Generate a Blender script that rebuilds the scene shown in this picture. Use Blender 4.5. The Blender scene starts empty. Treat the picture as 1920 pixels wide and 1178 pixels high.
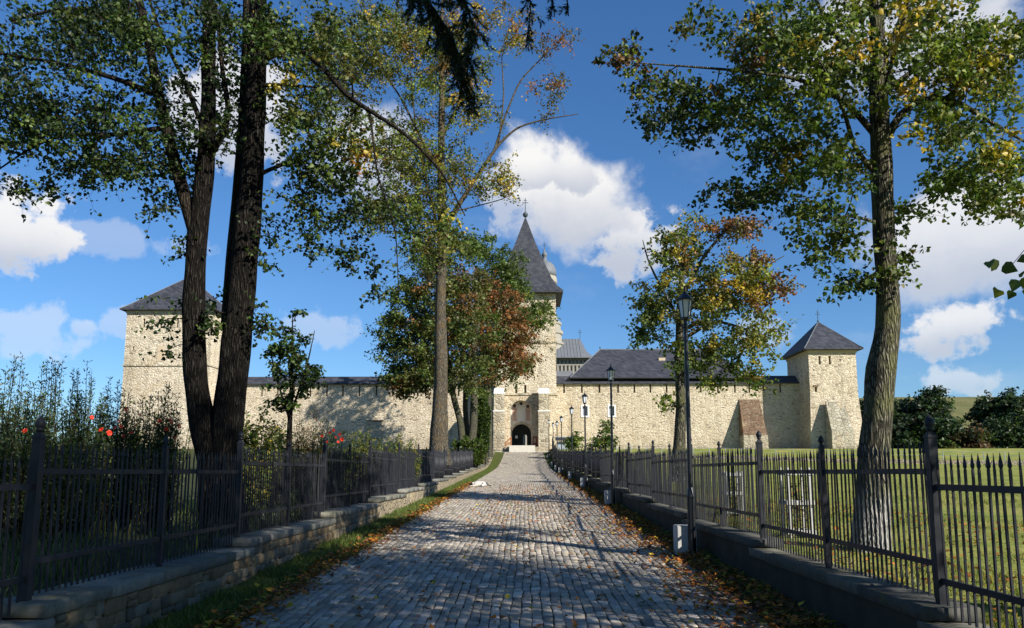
import bpy, bmesh, math, random
import numpy as np
from mathutils import Vector, Matrix
R = math.radians
rng = np.random.default_rng(7)
random.seed(7)
scn = bpy.context.scene
COL = scn.collection

# ------------------------------------------------------------------ camera
EYE = np.array((0.0, 0.0, 1.9))
PITCH, YAW, FPX = R(7.7), math.atan(0.01709), 1450.0      # focal length in pixels of a 1920 wide frame
cam_d = bpy.data.cameras.new('camera')
cam = bpy.data.objects.new('camera', cam_d)
COL.objects.link(cam)
cam.location = EYE
cam.rotation_euler = (R(90) + PITCH, 0, YAW)
cam_d.sensor_fit = 'HORIZONTAL'
cam_d.sensor_width = 36
cam_d.lens = 36 * FPX / 1920
cam_d.shift_y = 101 / 1920
cam_d.clip_start = 0.1
cam_d.clip_end = 5000
scn.camera = cam

# ------------------------------------------------------------------ light
SUN_AZ, SUN_EL = R(50), R(30)      # azimuth: to the right of straight behind the viewer
to_sun = Vector((math.sin(SUN_AZ) * math.cos(SUN_EL), -math.cos(SUN_AZ) * math.cos(SUN_EL), math.sin(SUN_EL)))
sl = bpy.data.lights.new('sun', 'SUN')
sl.energy = 5.0
sl.angle = R(0.5)
sl.color = (1.0, 0.945, 0.86)
so = bpy.data.objects.new('sun', sl)
COL.objects.link(so)
so.rotation_euler = to_sun.to_track_quat('Z', 'Y').to_euler()
scn.view_settings.view_transform = 'Standard'
scn.view_settings.look = 'None'
scn.view_settings.exposure = 0.72
scn.view_settings.gamma = 1.0
scn.render.engine = 'CYCLES'
scn.cycles.use_denoising = True
scn.cycles.max_bounces = 6
scn.cycles.transparent_max_bounces = 8

_F = np.array((-math.sin(YAW) * math.cos(PITCH), math.cos(YAW) * math.cos(PITCH), math.sin(PITCH)))
_R = np.array((math.cos(YAW), math.sin(YAW), 0.0))
_U = np.cross(_R, _F)
def P(px, py, y):
    """the point of the place at ground distance y that the photograph shows at pixel px, py"""
    d = _F + _R * (px - 960) / FPX - _U * (py - 690) / FPX
    return EYE + d * (y / d[1])
def PX(px, y, py=800): return P(px, py, y)[0]
def PZ(py, y, px=985): return P(px, py, y)[2]

# ------------------------------------------------------------------ sky
world = bpy.data.worlds.new('World')
scn.world = world
world.use_nodes = True
nt = world.node_tree
nt.nodes.clear()
class NT:
    def __init__(s, t): s.t = t
    def n(s, typ, **kw):
        nd = s.t.nodes.new(typ)
        for k, v in kw.items(): setattr(nd, k, v)
        return nd
    def l(s, a, b): s.t.links.new(a, b)
    def put(s, sock, v):
        if isinstance(v, bpy.types.NodeSocket): s.l(v, sock)
        else: sock.default_value = v
    def math(s, op, a, b=0.0, c=None, clamp=False):
        nd = s.n('ShaderNodeMath', operation=op, use_clamp=clamp)
        s.put(nd.inputs[0], a); s.put(nd.inputs[1], b)
        if c is not None: s.put(nd.inputs[2], c)
        return nd.outputs[0]
    def vmath(s, op, a, b=(0, 0, 0)):
        nd = s.n('ShaderNodeVectorMath', operation=op)
        s.put(nd.inputs[0], a); s.put(nd.inputs[1], b)
        return nd.outputs['Value'] if op in ('LENGTH', 'DOT_PRODUCT', 'DISTANCE') else nd.outputs[0]
    def mix(s, f, a, b, typ='MIX'):
        nd = s.n('ShaderNodeMix', data_type='RGBA', blend_type=typ)
        s.put(nd.inputs[0], f); s.put(nd.inputs[6], a); s.put(nd.inputs[7], b)
        return nd.outputs[2]
    def noise(s, vec, scale, detail=4.0, rough=0.5, dist=0.0):
        nd = s.n('ShaderNodeTexNoise')
        if vec is not None: s.l(vec, nd.inputs['Vector'])
        nd.inputs['Scale'].default_value = scale; nd.inputs['Detail'].default_value = detail
        nd.inputs['Roughness'].default_value = rough; nd.inputs['Distortion'].default_value = dist
        return nd.outputs['Fac'], nd.outputs['Color']
    def ramp(s, f, stops, interp='LINEAR'):
        nd = s.n('ShaderNodeValToRGB')
        cr = nd.color_ramp; cr.interpolation = interp
        while len(cr.elements) < len(stops): cr.elements.new(0.5)
        for e, (p, c) in zip(cr.elements, stops):
            e.position = p; e.color = (c if len(c) == 4 else (*c, 1)) if isinstance(c, tuple) else (c, c, c, 1)
        s.l(f, nd.inputs[0]); return nd.outputs[0]
    def mapping(s, vec, scale=(1, 1, 1), loc=(0, 0, 0)):
        nd = s.n('ShaderNodeMapping'); s.l(vec, nd.inputs[0])
        nd.inputs['Scale'].default_value = scale; nd.inputs['Location'].default_value = loc
        return nd.outputs[0]
    def smooth(s, x, a, b):
        nd = s.n('ShaderNodeMapRange', interpolation_type='SMOOTHSTEP')
        s.put(nd.inputs[0], x); nd.inputs[1].default_value = a; nd.inputs[2].default_value = b
        return nd.outputs[0]
w = NT(nt)
sky = w.n('ShaderNodeTexSky', sky_type='NISHITA', sun_disc=False)
sky.sun_elevation = SUN_EL
sky.sun_rotation = math.pi - SUN_AZ
sky.air_density = 1.0; sky.dust_density = 0.25; sky.ozone_density = 2.5; sky.altitude = 300
hs = w.n('ShaderNodeHueSaturation')
hs.inputs['Saturation'].default_value = 1.18
w.l(sky.outputs[0], hs.inputs['Color'])
tc = w.n('ShaderNodeTexCoord')
D = tc.outputs['Generated']
nz, nzc = w.noise(D, 7.0, 8.0, 0.56, 0.3)
nb, _ = w.noise(D, 22.0, 5.0, 0.6)
wob = w.math('ADD', w.math('MULTIPLY', w.math('SUBTRACT', nz, 0.5), 1.75), w.math('MULTIPLY', w.math('SUBTRACT', nb, 0.5), 0.75))
def cdir(px, py):
    v = P(px, py, 100.0) - EYE
    return v / np.linalg.norm(v)
CLOUDS = [  # px, py, radius x, radius y (pixels), strength
    (1065, 385, 175, 130, 1.0), (1165, 440, 100, 75, 0.95), (955, 370, 80, 80, 0.6), (1045, 315, 80, 55, 0.9), (1815, 445, 190, 115, 0.85), (1795, 618, 88, 48, 0.85),
    (20, 445, 95, 80, 0.95), (40, 625, 120, 55, 0.36), (215, 450, 120, 34, 0.26), (600, 615, 100, 36, 0.32), (430, 210, 120, 120, 0.8),
    (1650, 60, 190, 130, 0.75), (700, 290, 130, 120, 0.7), (1800, 715, 60, 30, 0.5), (150, 615, 30, 24, 0.4), (1430, 630, 70, 40, 0.3), (240, 610, 50, 28, 0.3)]
tot = None; shade = None
for (px, py, rx, ry, st) in CLOUDS:
    c = cdir(px, py); k = FPX * 1.05
    d1 = w.vmath('SUBTRACT', D, tuple(c))
    d2 = w.vmath('MULTIPLY', d1, (k / rx, k / rx, k / ry))
    ln = w.vmath('LENGTH', d2)
    f = w.math('ADD', w.math('SUBTRACT', 1.0, ln), w.math('ADD', wob, w.math('MULTIPLY', w.math('SUBTRACT', nb, 0.5), 2.2)) if rx < 130 else wob)
    f = w.math('MULTIPLY', w.smooth(f, 0.0, 0.46), st)
    tot = f if tot is None else w.math('MAXIMUM', tot, f)
    sep = w.n('ShaderNodeSeparateXYZ'); w.l(d2, sep.inputs[0])
    lo = w.math('MULTIPLY', w.smooth(w.math('ADD', sep.outputs[2], w.math('MULTIPLY', wob, 0.6)), 0.55, -0.75), f)
    shade = lo if shade is None else w.math('MAXIMUM', shade, lo)
gn, _ = w.noise(w.mapping(D, (1, 1, 2.2), (3.1, 1.7, 0.4)), 2.3, 7.0, 0.58)
gen = w.math('MULTIPLY', w.smooth(gn, 0.60, 0.80), 0.3)
tot = w.math('MAXIMUM', tot, gen)
ccol = w.mix(w.math('MULTIPLY', shade, 0.95), (10.0, 9.9, 9.8, 1), (5.4, 5.9, 7.0, 1))
skyt = w.mix(1.0, hs.outputs[0], (0.95, 1.12, 1.32, 1), 'MULTIPLY')
gm = w.n('ShaderNodeGamma'); w.l(skyt, gm.inputs[0]); gm.inputs[1].default_value = 0.86
skyc = w.mix(tot, w.mix(1.0, gm.outputs[0], (1.06, 1.26, 1.43, 1), 'MULTIPLY'), ccol)
bg = w.n('ShaderNodeBackground')
bg.inputs['Strength'].default_value = 0.058
w.l(skyc, bg.inputs['Color'])
wo = w.n('ShaderNodeOutputWorld')
w.l(bg.outputs[0], wo.inputs[0])

# ------------------------------------------------------------------ materials
MATS = {}
def newmat(name):
    m = bpy.data.materials.new(name); m.use_nodes = True
    m.node_tree.nodes.clear()
    g = NT(m.node_tree)
    o = g.n('ShaderNodeOutputMaterial')
    MATS[name] = m
    return m, g, o
def principled(g, o, col, rough=0.8, spec=0.3, bump=None, bstr=0.4, bdist=0.02, metallic=0.0):
    p = g.n('ShaderNodeBsdfPrincipled')
    g.put(p.inputs['Base Color'], col if isinstance(col, bpy.types.NodeSocket) else (*col, 1))
    g.put(p.inputs['Roughness'], rough)
    p.inputs['Specular IOR Level'].default_value = spec
    p.inputs['Metallic'].default_value = metallic
    if bump is not None:
        b = g.n('ShaderNodeBump'); b.inputs['Strength'].default_value = bstr; b.inputs['Distance'].default_value = bdist
        g.l(bump, b.inputs['Height']); g.l(b.outputs[0], p.inputs['Normal'])
    g.l(p.outputs[0], o.inputs[0]); return p
def plain(name, col, rough=0.6, spec=0.3, var=0.25, scale=6.0, metallic=0.0, bstr=0.15):
    m, g, o = newmat(name)
    t = g.n('ShaderNodeTexCoord'); f, _ = g.noise(t.outputs['Object'], scale, 5.0, 0.6)
    c = g.mix(f, tuple(x * (1 - var) for x in col) + (1,), tuple(min(1, x * (1 + var)) for x in col) + (1,))
    principled(g, o, c, rough, spec, f, bstr, 0.01, metallic)
    return m
def rubble(name, cols, mortar, sx, sz, dark=0.5, holes=0.35, sep=0.05):
    """coursed rubble masonry seen from afar"""
    m, g, o = newmat(name)
    geo = g.n('ShaderNodeNewGeometry')
    wn, wc = g.noise(geo.outputs['Position'], 1.6, 2.0, 0.5)
    off = g.vmath('MULTIPLY', g.vmath('SUBTRACT', wc, (0.5, 0.5, 0.5)), (0.25, 0.25, 0.12))
    v = g.mapping(g.vmath('ADD', geo.outputs['Position'], off), (sx, sx, sz))
    vo = g.n('ShaderNodeTexVoronoi', feature='F1'); g.l(v, vo.inputs['Vector']); vo.inputs['Scale'].default_value = 1.0; vo.inputs['Randomness'].default_value = 0.85
    ve = g.n('ShaderNodeTexVoronoi', feature='DISTANCE_TO_EDGE'); g.l(v, ve.inputs['Vector']); ve.inputs['Scale'].default_value = 1.0; ve.inputs['Randomness'].default_value = 0.85
    rnd = g.n('ShaderNodeSeparateColor'); g.l(vo.outputs['Color'], rnd.inputs[0])
    c = g.ramp(rnd.outputs[0], [(i / (len(cols) - 1), x) for i, x in enumerate(cols)])
    big, _ = g.noise(geo.outputs['Position'], 0.22, 5.0, 0.6)
    fine, _ = g.noise(geo.outputs['Position'], 9.0, 4.0, 0.65)
    c = g.mix(g.smooth(ve.outputs['Distance'], sep, sep * 2.6), (*mortar, 1), c)
    c = g.mix(g.math('MULTIPLY', g.smooth(rnd.outputs[1], 1 - holes * 0.5, 1.0), dark), c, (0.06, 0.045, 0.03, 1))
    c = g.mix(0.5, c, g.ramp(big, [(0.3, (0.68, 0.62, 0.52)), (0.5, (0.97, 0.94, 0.89)), (0.7, (1.12, 1.09, 1.03))]), 'MULTIPLY')
    stk, _ = g.noise(g.mapping(geo.outputs['Position'], (0.9, 0.9, 0.07)), 1.3, 5.0, 0.6)
    c = g.mix(0.5, c, g.ramp(stk, [(0.32, (0.55, 0.52, 0.46)), (0.48, (1.0, 1.0, 1.0)), (0.72, (1.1, 1.08, 1.02))]), 'MULTIPLY')
    sz_ = g.n('ShaderNodeSeparateXYZ'); g.l(geo.outputs['Position'], sz_.inputs[0]); damp = g.smooth(g.math('ADD', sz_.outputs[2], g.math('MULTIPLY', big, 6.0)), 10.5, 7.6)
    c = g.mix(g.math('MULTIPLY', damp, 0.6), c, (0.30, 0.25, 0.17, 1))
    pat, _ = g.noise(geo.outputs['Position'], 0.35, 3.0, 0.5, 0.6)
    c = g.mix(g.math('MULTIPLY', g.smooth(pat, 0.60, 0.66), 0.35), c, (0.52, 0.40, 0.24, 1))
    c = g.mix(0.4, c, g.ramp(fine, [(0.3, 0.55), (0.7, 1.25)]), 'MULTIPLY')
    h = g.math('ADD', g.smooth(ve.outputs['Distance'], 0.0, 0.16), g.math('ADD', g.math('MULTIPLY', rnd.outputs[2], 0.8), g.math('MULTIPLY', fine, 0.4)))
    principled(g, o, c, 0.92, 0.1, h, 0.85, 0.07)
    return m
rubble('castle_stone', [(0.44, 0.36, 0.25), (0.60, 0.52, 0.39), (0.53, 0.45, 0.33), (0.68, 0.60, 0.47), (0.49, 0.41, 0.29)], (0.67, 0.59, 0.45), 2.3, 4.8)
rubble('tower_stone', [(0.52, 0.45, 0.33), (0.62, 0.55, 0.42), (0.56, 0.48, 0.36), (0.68, 0.62, 0.50)], (0.66, 0.58, 0.44), 2.1, 4.2, 0.45, 0.25)
rubble('buttress_stone', [(0.30, 0.27, 0.20), (0.42, 0.38, 0.29), (0.36, 0.31, 0.23)], (0.46, 0.42, 0.33), 1.7, 2.6)
rubble('buttress_brick', [(0.17, 0.10, 0.065), (0.23, 0.14, 0.09), (0.14, 0.09, 0.06), (0.27, 0.19, 0.13)], (0.28, 0.22, 0.16), 2.4, 5.5)
rubble('mossy_slab', [(0.36, 0.33, 0.26), (0.47, 0.44, 0.36), (0.30, 0.29, 0.21)], (0.34, 0.31, 0.23), 1.6, 2.6)
rubble('ashlar', [(0.40, 0.35, 0.26), (0.48, 0.43, 0.33), (0.36, 0.31, 0.22)], (0.52, 0.46, 0.35), 1.5, 2.6)
rubble('garden_wall_core', [(0.20, 0.16, 0.10), (0.26, 0.22, 0.15), (0.30, 0.25, 0.16)], (0.36, 0.32, 0.24), 3.4, 5.0)
plain('plaster_cream', (0.50, 0.40, 0.27), 0.9, 0.1, 0.18, 2.0)
plain('lime_white', (0.74, 0.72, 0.68), 0.9, 0.1, 0.1, 3.0)
plain('fresco_ground', (0.58, 0.55, 0.49), 0.9, 0.1, 0.2, 3.0)
plain('fresco_robe', (0.44, 0.31, 0.25), 0.9, 0.1, 0.45, 5.0)
plain('fresco_pale', (0.62, 0.60, 0.56), 0.9, 0.1, 0.2, 3.0)
plain('fresco_dark', (0.07, 0.06, 0.055), 0.9, 0.1, 0.3, 4.0)
plain('church_stone', (0.30, 0.28, 0.23), 0.9, 0.1, 0.25, 1.2)
plain('lead_roof', (0.14, 0.15, 0.16), 0.6, 0.3, 0.3, 1.5)
plain('dark_wood', (0.018, 0.022, 0.018), 0.7, 0.2)
plain('red_paint', (0.30, 0.05, 0.03), 0.6)
plain('rust_wood', (0.30, 0.10, 0.03), 0.7)
plain('paper', (0.75, 0.75, 0.73), 0.8, 0.1, 0.03)
plain('white_paint', (0.44, 0.43, 0.40), 0.8, 0.2, 0.3, 9.0)
plain('concrete', (0.45, 0.42, 0.35), 0.9, 0.1, 0.2, 3.0)
plain('grey_metal', (0.30, 0.33, 0.37), 0.4, 0.5)
plain('dark_metal', (0.03, 0.03, 0.035), 0.5, 0.4)
plain('cross_metal', (0.05, 0.07, 0.07), 0.5, 0.4)
plain('red_petal', (0.75, 0.05, 0.02), 0.6, 0.2, 0.35, 30.0)
plain('lamp_paint', (0.010, 0.010, 0.013), 0.32, 0.5, 0.2, 3.0, bstr=0.03)
plain('opal_glass', (0.70, 0.72, 0.74), 0.25, 0.5, 0.05, 3.0, bstr=0.0)
plain('soil', (0.10, 0.075, 0.05), 0.95, 0.1, 0.4, 5.0)
def slate():
    m, g, o = newmat('slate')
    geo = g.n('ShaderNodeNewGeometry')
    br = g.n('ShaderNodeTexBrick'); g.l(g.mapping(geo.outputs['Position'], (1, 1, 1)), br.inputs['Vector'])
    v = g.n('ShaderNodeCombineXYZ'); s = g.n('ShaderNodeSeparateXYZ'); g.l(geo.outputs['Position'], s.inputs[0])
    g.l(g.math('ADD', s.outputs[0], s.outputs[1]), v.inputs[0]); g.l(s.outputs[2], v.inputs[1]); g.l(v.outputs[0], br.inputs['Vector'])
    br.inputs['Scale'].default_value = 1.0; br.inputs['Brick Width'].default_value = 0.45; br.inputs['Row Height'].default_value = 0.3; br.inputs['Mortar Size'].default_value = 0.012
    br.inputs['Color1'].default_value = (0.030, 0.033, 0.043, 1); br.inputs['Color2'].default_value = (0.062, 0.064, 0.074, 1); br.inputs['Mortar'].default_value = (0.016, 0.016, 0.02, 1)
    n, _ = g.noise(geo.outputs['Position'], 0.7, 5, 0.6)
    c = g.mix(0.5, br.outputs['Color'], g.ramp(n, [(0.3, 0.6), (0.7, 1.45)]), 'MULTIPLY')
    principled(g, o, c, 0.65, 0.25, br.outputs['Fac'], -0.5, 0.03)
slate()
def iron():
    m, g, o = newmat('iron_paint')
    t = g.n('ShaderNodeNewGeometry'); f, _ = g.noise(t.outputs['Position'], 5.0, 5.0, 0.6)
    c = g.ramp(f, [(0.3, (0.013, 0.014, 0.018)), (0.7, (0.024, 0.025, 0.030))])
    ru, _ = g.noise(t.outputs['Position'], 13.0, 5.0, 0.7)
    c = g.mix(g.math('MULTIPLY', g.smooth(ru, 0.62, 0.74), 0.6), c, (0.09, 0.04, 0.02, 1))
    principled(g, o, c, g.ramp(f, [(0.3, 0.4), (0.7, 0.65)]), 0.25)
iron()
def bark(name, c1, c2, moss=None, whitewash=None):
    m, g, o = newmat(name)
    geo = g.n('ShaderNodeNewGeometry')
    wn, wc = g.noise(geo.outputs['Position'], 3.0, 3, 0.5)
    pos = g.vmath('ADD', geo.outputs['Position'], g.vmath('MULTIPLY', wc, (0.10, 0.10, 0.25)))
    v = g.mapping(pos, (30, 30, 2.6))
    vo = g.n('ShaderNodeTexVoronoi', feature='DISTANCE_TO_EDGE'); g.l(v, vo.inputs['Vector']); vo.inputs['Scale'].default_value = 1.0
    fine, _ = g.noise(g.mapping(geo.outputs['Position'], (1, 1, 0.35)), 40.0, 4, 0.65)
    ridge = g.smooth(vo.outputs['Distance'], 0.0, 0.35)
    h = g.math('ADD', ridge, g.math('MULTIPLY', fine, 0.7))
    c = g.mix(g.smooth(h, 0.25, 1.3), (*c1, 1), (*c2, 1))
    if moss:
        mn, _ = g.noise(geo.outputs['Position'], 2.2, 5, 0.6)
        c = g.mix(g.math('MULTIPLY', g.smooth(mn, 0.45, 0.65), 0.7), c, (*moss, 1))
    if whitewash:
        s = g.n('ShaderNodeSeparateXYZ'); g.l(geo.outputs['Position'], s.inputs[0])
        en, _ = g.noise(geo.outputs['Position'], 6.0, 5, 0.7)
        zz = g.math('ADD', s.outputs[2], g.math('MULTIPLY', g.math('SUBTRACT', en, 0.5), 0.8))
        c = g.mix(g.math('MULTIPLY', g.smooth(zz, whitewash + 0.22, whitewash - 0.22), g.ramp(fine, [(0.35, 0.25), (0.6, 0.95)])), c, (0.50, 0.48, 0.45, 1))
    principled(g, o, c, 0.95, 0.1, h, 1.0, 0.05)
bark('bark_dark', (0.007, 0.006, 0.005), (0.032, 0.027, 0.022))
bark('bark_grey', (0.028, 0.025, 0.019), (0.22, 0.205, 0.15), (0.15, 0.15, 0.065), 1.55)
bark('bark_pale', (0.045, 0.038, 0.028), (0.23, 0.20, 0.15), (0.17, 0.12, 0.06))
bark('bark_twig', (0.02, 0.016, 0.012), (0.06, 0.048, 0.036))
bark('bark_ash', (0.045, 0.042, 0.03), (0.17, 0.16, 0.115), (0.11, 0.11, 0.05))
def leafmat(name, trans=0.35, rough=0.5, spec=0.35):
    m, g, o = newmat(name)
    a = g.n('ShaderNodeAttribute', attribute_name='Col')
    p = g.n('ShaderNodeBsdfPrincipled'); g.l(a.outputs['Color'], p.inputs['Base Color'])
    p.inputs['Roughness'].default_value = rough; p.inputs['Specular IOR Level'].default_value = spec
    t = g.n('ShaderNodeBsdfTranslucent')
    g.l(g.mix(1.0, a.outputs['Color'], (1.25, 1.35, 0.7, 1), 'MULTIPLY'), t.inputs['Color'])
    x = g.n('ShaderNodeMixShader'); x.inputs[0].default_value = trans
    g.l(p.outputs[0], x.inputs[1]); g.l(t.outputs[0], x.inputs[2]); g.l(x.outputs[0], o.inputs[0])
leafmat('leaf', 0.28)
leafmat('dry_leaf', 0.15, 0.8, 0.15)
leafmat('needle', 0.05, 0.6, 0.3)
def stonecol(name, rough=0.75, spec=0.35, moss=None, bstr=0.5, fsc=30.0):
    """pieces of stone whose own tint is stored on the piece"""
    m, g, o = newmat(name)
    a = g.n('ShaderNodeAttribute', attribute_name='Col')
    geo = g.n('ShaderNodeNewGeometry')
    f, _ = g.noise(geo.outputs['Position'], fsc, 5, 0.65)
    b, _ = g.noise(geo.outputs['Position'], 1.1, 5, 0.6)
    c = g.mix(0.8, a.outputs['Color'], g.ramp(f, [(0.25, 0.6), (0.75, 1.35)]), 'MULTIPLY')
    c = g.mix(0.6, c, g.ramp(b, [(0.3, 0.72), (0.7, 1.25)]), 'MULTIPLY')
    if moss:
        mn, _ = g.noise(geo.outputs['Position'], 3.3, 6, 0.65)
        c = g.mix(g.math('MULTIPLY', g.smooth(mn, 0.5, 0.68), moss[1]), c, (*moss[0], 1))
    principled(g, o, c, rough, spec, f, bstr, 0.012)
stonecol('sett_stone', 0.92, 0.06, ((0.10, 0.095, 0.05), 0.3))
stonecol('wall_stone', 0.9, 0.15, ((0.05, 0.055, 0.02), 0.35), 0.6, 14.0)
stonecol('cap_stone', 0.95, 0.05, ((0.10, 0.10, 0.04), 0.45), 0.5, 12.0)
def ground(name, stops, sc1, sc2, bd=0.05):
    m, g, o = newmat(name)
    geo = g.n('ShaderNodeNewGeometry')
    a, _ = g.noise(geo.outputs['Position'], sc1, 6, 0.65)
    b, _ = g.noise(geo.outputs['Position'], sc2, 4, 0.7)
    f = g.math('ADD', g.math('MULTIPLY', a, 0.6), g.math('MULTIPLY', b, 0.4))
    principled(g, o, g.ramp(f, stops), 0.95, 0.1, b, 0.8, bd)
ground('field_grass', [(0.3, (0.08, 0.11, 0.022)), (0.45, (0.17, 0.20, 0.04)), (0.55, (0.25, 0.25, 0.06)), (0.68, (0.32, 0.27, 0.10))], 0.5, 9.0)
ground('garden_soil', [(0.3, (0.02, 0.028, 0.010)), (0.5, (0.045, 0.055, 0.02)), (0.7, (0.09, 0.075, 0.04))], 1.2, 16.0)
ground('verge_soil', [(0.3, (0.035, 0.045, 0.015)), (0.5, (0.07, 0.09, 0.02)), (0.7, (0.10, 0.075, 0.04))], 1.5, 20.0)
ground('joint_sand', [(0.3, (0.035, 0.033, 0.024)), (0.55, (0.085, 0.075, 0.055)), (0.7, (0.075, 0.085, 0.035))], 2.0, 30.0, 0.01)
ground('hill_grass', [(0.3, (0.07, 0.085, 0.03)), (0.55, (0.16, 0.15, 0.06)), (0.7, (0.22, 0.19, 0.09))], 0.05, 1.2)

# ------------------------------------------------------------------ builders
def tag(o, label=None, cat=None, group=None, kind=None):
    if label: o['label'] = label
    if cat: o['category'] = cat
    if group: o['group'] = group
    if kind: o['kind'] = kind
    return o
def empty(name, loc=(0, 0, 0), rz=0.0):
    o = bpy.data.objects.new(name, None); COL.objects.link(o)
    o.location = tuple(loc); o.rotation_euler = (0, 0, rz); o.empty_display_size = 0.2
    return o
def link(name, me, parent=None, loc=None):
    o = bpy.data.objects.new(name, me); COL.objects.link(o)
    if parent is not None:
        o.parent = parent
        if loc is None:      # geometry was given in world coordinates
            pl = parent
            off = Vector((0, 0, 0))
            while pl is not None: off += pl.location; pl = pl.parent
            o.location = -off
    if loc is not None: o.location = tuple(loc)
    return o
def np_mesh(name, V, polys, mat, colors=None, smooth=False):
    """V (n,3); polys: list of (m,k) index arrays"""
    me = bpy.data.meshes.new(name)
    V = np.ascontiguousarray(V, dtype=np.float32)
    polys = [np.asarray(p, dtype=np.int32) for p in polys if len(p)]
    me.vertices.add(len(V)); me.vertices.foreach_set('co', V.ravel())
    nl = sum(p.size for p in polys); npl = sum(len(p) for p in polys)
    me.loops.add(nl); me.polygons.add(npl)
    me.loops.foreach_set('vertex_index', np.concatenate([p.ravel() for p in polys]))
    tot = np.concatenate([np.full(len(p), p.shape[1], dtype=np.int32) for p in polys])
    st = np.concatenate(([0], np.cumsum(tot)[:-1])).astype(np.int32)
    me.polygons.foreach_set('loop_start', st); me.polygons.foreach_set('loop_total', tot)
    if smooth: me.polygons.foreach_set('use_smooth', np.ones(npl, dtype=bool))
    if colors is not None:
        at = me.color_attributes.new('Col', 'FLOAT_COLOR', 'POINT')
        c = np.ones((len(V), 4), dtype=np.float32); c[:, :3] = colors
        at.data.foreach_set('color', c.ravel())
    me.materials.append(MATS[mat]); me.update(calc_edges=True)
    return me
class MB:
    def __init__(s): s.v = []; s.f = []
    def quad(s, a, b, c, d):
        i = len(s.v); s.v += [tuple(a), tuple(b), tuple(c), tuple(d)]; s.f.append((i, i + 1, i + 2, i + 3))
    def tri(s, a, b, c):
        i = len(s.v); s.v += [tuple(a), tuple(b), tuple(c)]; s.f.append((i, i + 1, i + 2))
    def box(s, x0, x1, y0, y1, z0, z1, top=None):
        """top=(x0,x1,y0,y1) gives a tapered box"""
        t = top or (x0, x1, y0, y1); i = len(s.v)
        s.v += [(x0, y0, z0), (x1, y0, z0), (x1, y1, z0), (x0, y1, z0), (t[0], t[2], z1), (t[1], t[2], z1), (t[1], t[3], z1), (t[0], t[3], z1)]
        for q in ((3, 2, 1, 0), (4, 5, 6, 7), (0, 1, 5, 4), (1, 2, 6, 5), (2, 3, 7, 6), (3, 0, 4, 7)): s.f.append(tuple(i + k for k in q))
        return s
    def lathe(s, cx, cy, prof, n=12, rot=0.0):
        i = len(s.v)
        for r, z in prof:
            for k in range(n):
                a = rot + 2 * math.pi * k / n; s.v.append((cx + r * math.cos(a), cy + r * math.sin(a), z))
        for j in range(len(prof) - 1):
            for k in range(n):
                a, b = i + j * n + k, i + j * n + (k + 1) % n
                s.f.append((a, b, b + n, a + n))
        s.f.append(tuple(i + k for k in reversed(range(n)))); s.f.append(tuple(i + (len(prof) - 1) * n + k for k in range(n)))
        return s
    def tube(s, pts, rad, n=8):
        pts = [Vector(p) for p in pts]; i = len(s.v)
        rad = rad if hasattr(rad, '__len__') else [rad] * len(pts)
        for j, p in enumerate(pts):
            t = (pts[min(j + 1, len(pts) - 1)] - pts[max(j - 1, 0)]).normalized()
            u = t.cross(Vector((0.31, 0.95, 0.07))).normalized(); v = t.cross(u)
            for k in range(n):
                a = 2 * math.pi * k / n; s.v.append(tuple(p + (u * math.cos(a) + v * math.sin(a)) * rad[j]))
        for j in range(len(pts) - 1):
            for k in range(n):
                a, b = i + j * n + k, i + j * n + (k + 1) % n; s.f.append((a, b, b + n, a + n))
        s.f.append(tuple(i + k for k in reversed(range(n)))); s.f.append(tuple(i + (len(pts) - 1) * n + k for k in range(n)))
        return s
    def mesh(s, name, mat, smooth=False):
        me = bpy.data.meshes.new(name); me.from_pydata(s.v, [], s.f); me.materials.append(MATS[mat])
        if smooth:
            me.polygons.foreach_set('use_smooth', np.ones(len(me.polygons), dtype=bool))
        me.update(); return me
    def build(s, name, mat, parent=None, loc=None, smooth=False): return link(name, s.mesh(name, mat, smooth), parent, loc)

# ------------------------------------------------------------------ lie of the land
def prof(y):
    y = np.asarray(y, dtype=float)
    yy = np.clip(y, -60, 106)
    return 0.027 * yy + 0.0023 * np.maximum(0, yy - 78) ** 2
def land(x, y):
    """meadow and garden level, raised behind the retaining walls"""
    x = np.asarray(x, dtype=float); y = np.asarray(y, dtype=float)
    z = prof(y) + 0.42
    z = np.where(y > 106, 5.0 + 0.022 * np.maximum(0, y - 112), z)
    t = np.clip((y - 190) / 190, 0, 1); t = t * t * (3 - 2 * t)
    u = np.clip((x - 30) / 120, 0, 1)
    return z + t * (22 * u + 5) + 0.04 * np.sin(x * 0.7) * np.cos(y * 0.5)
def grid(name, xs, ys, zf, mat, kind='structure'):
    X, Y = np.meshgrid(xs, ys); Z = zf(X, Y)
    V = np.stack([X, Y, Z], -1).reshape(-1, 3); nx, ny = len(xs), len(ys)
    i = (np.arange(ny - 1)[:, None] * nx + np.arange(nx - 1)[None]).ravel()
    o = link(name, np_mesh(name, V, [np.stack([i, i + 1, i + 1 + nx, i + nx], 1)], mat, smooth=True))
    return tag(o, kind=kind)
ys_near = np.concatenate([np.arange(-30, 112, 2.0), np.arange(112, 200, 8.0)])
XL, XR = -4.38, 3.57                      # fence lines
tag(grid('meadow', np.concatenate([[XR + 0.1], np.arange(5, 60, 5.0), np.arange(60, 241, 20.0)]), ys_near, land, 'field_grass'), 'sloping mown green meadow right of the drive', None)
tag(grid('garden_ground', np.concatenate([np.arange(-240, -60, 20.0), np.arange(-60, -5, 5.0), [XL - 0.1]]), ys_near, land, 'garden_soil'), 'weedy dark garden soil behind the left fence')
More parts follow.
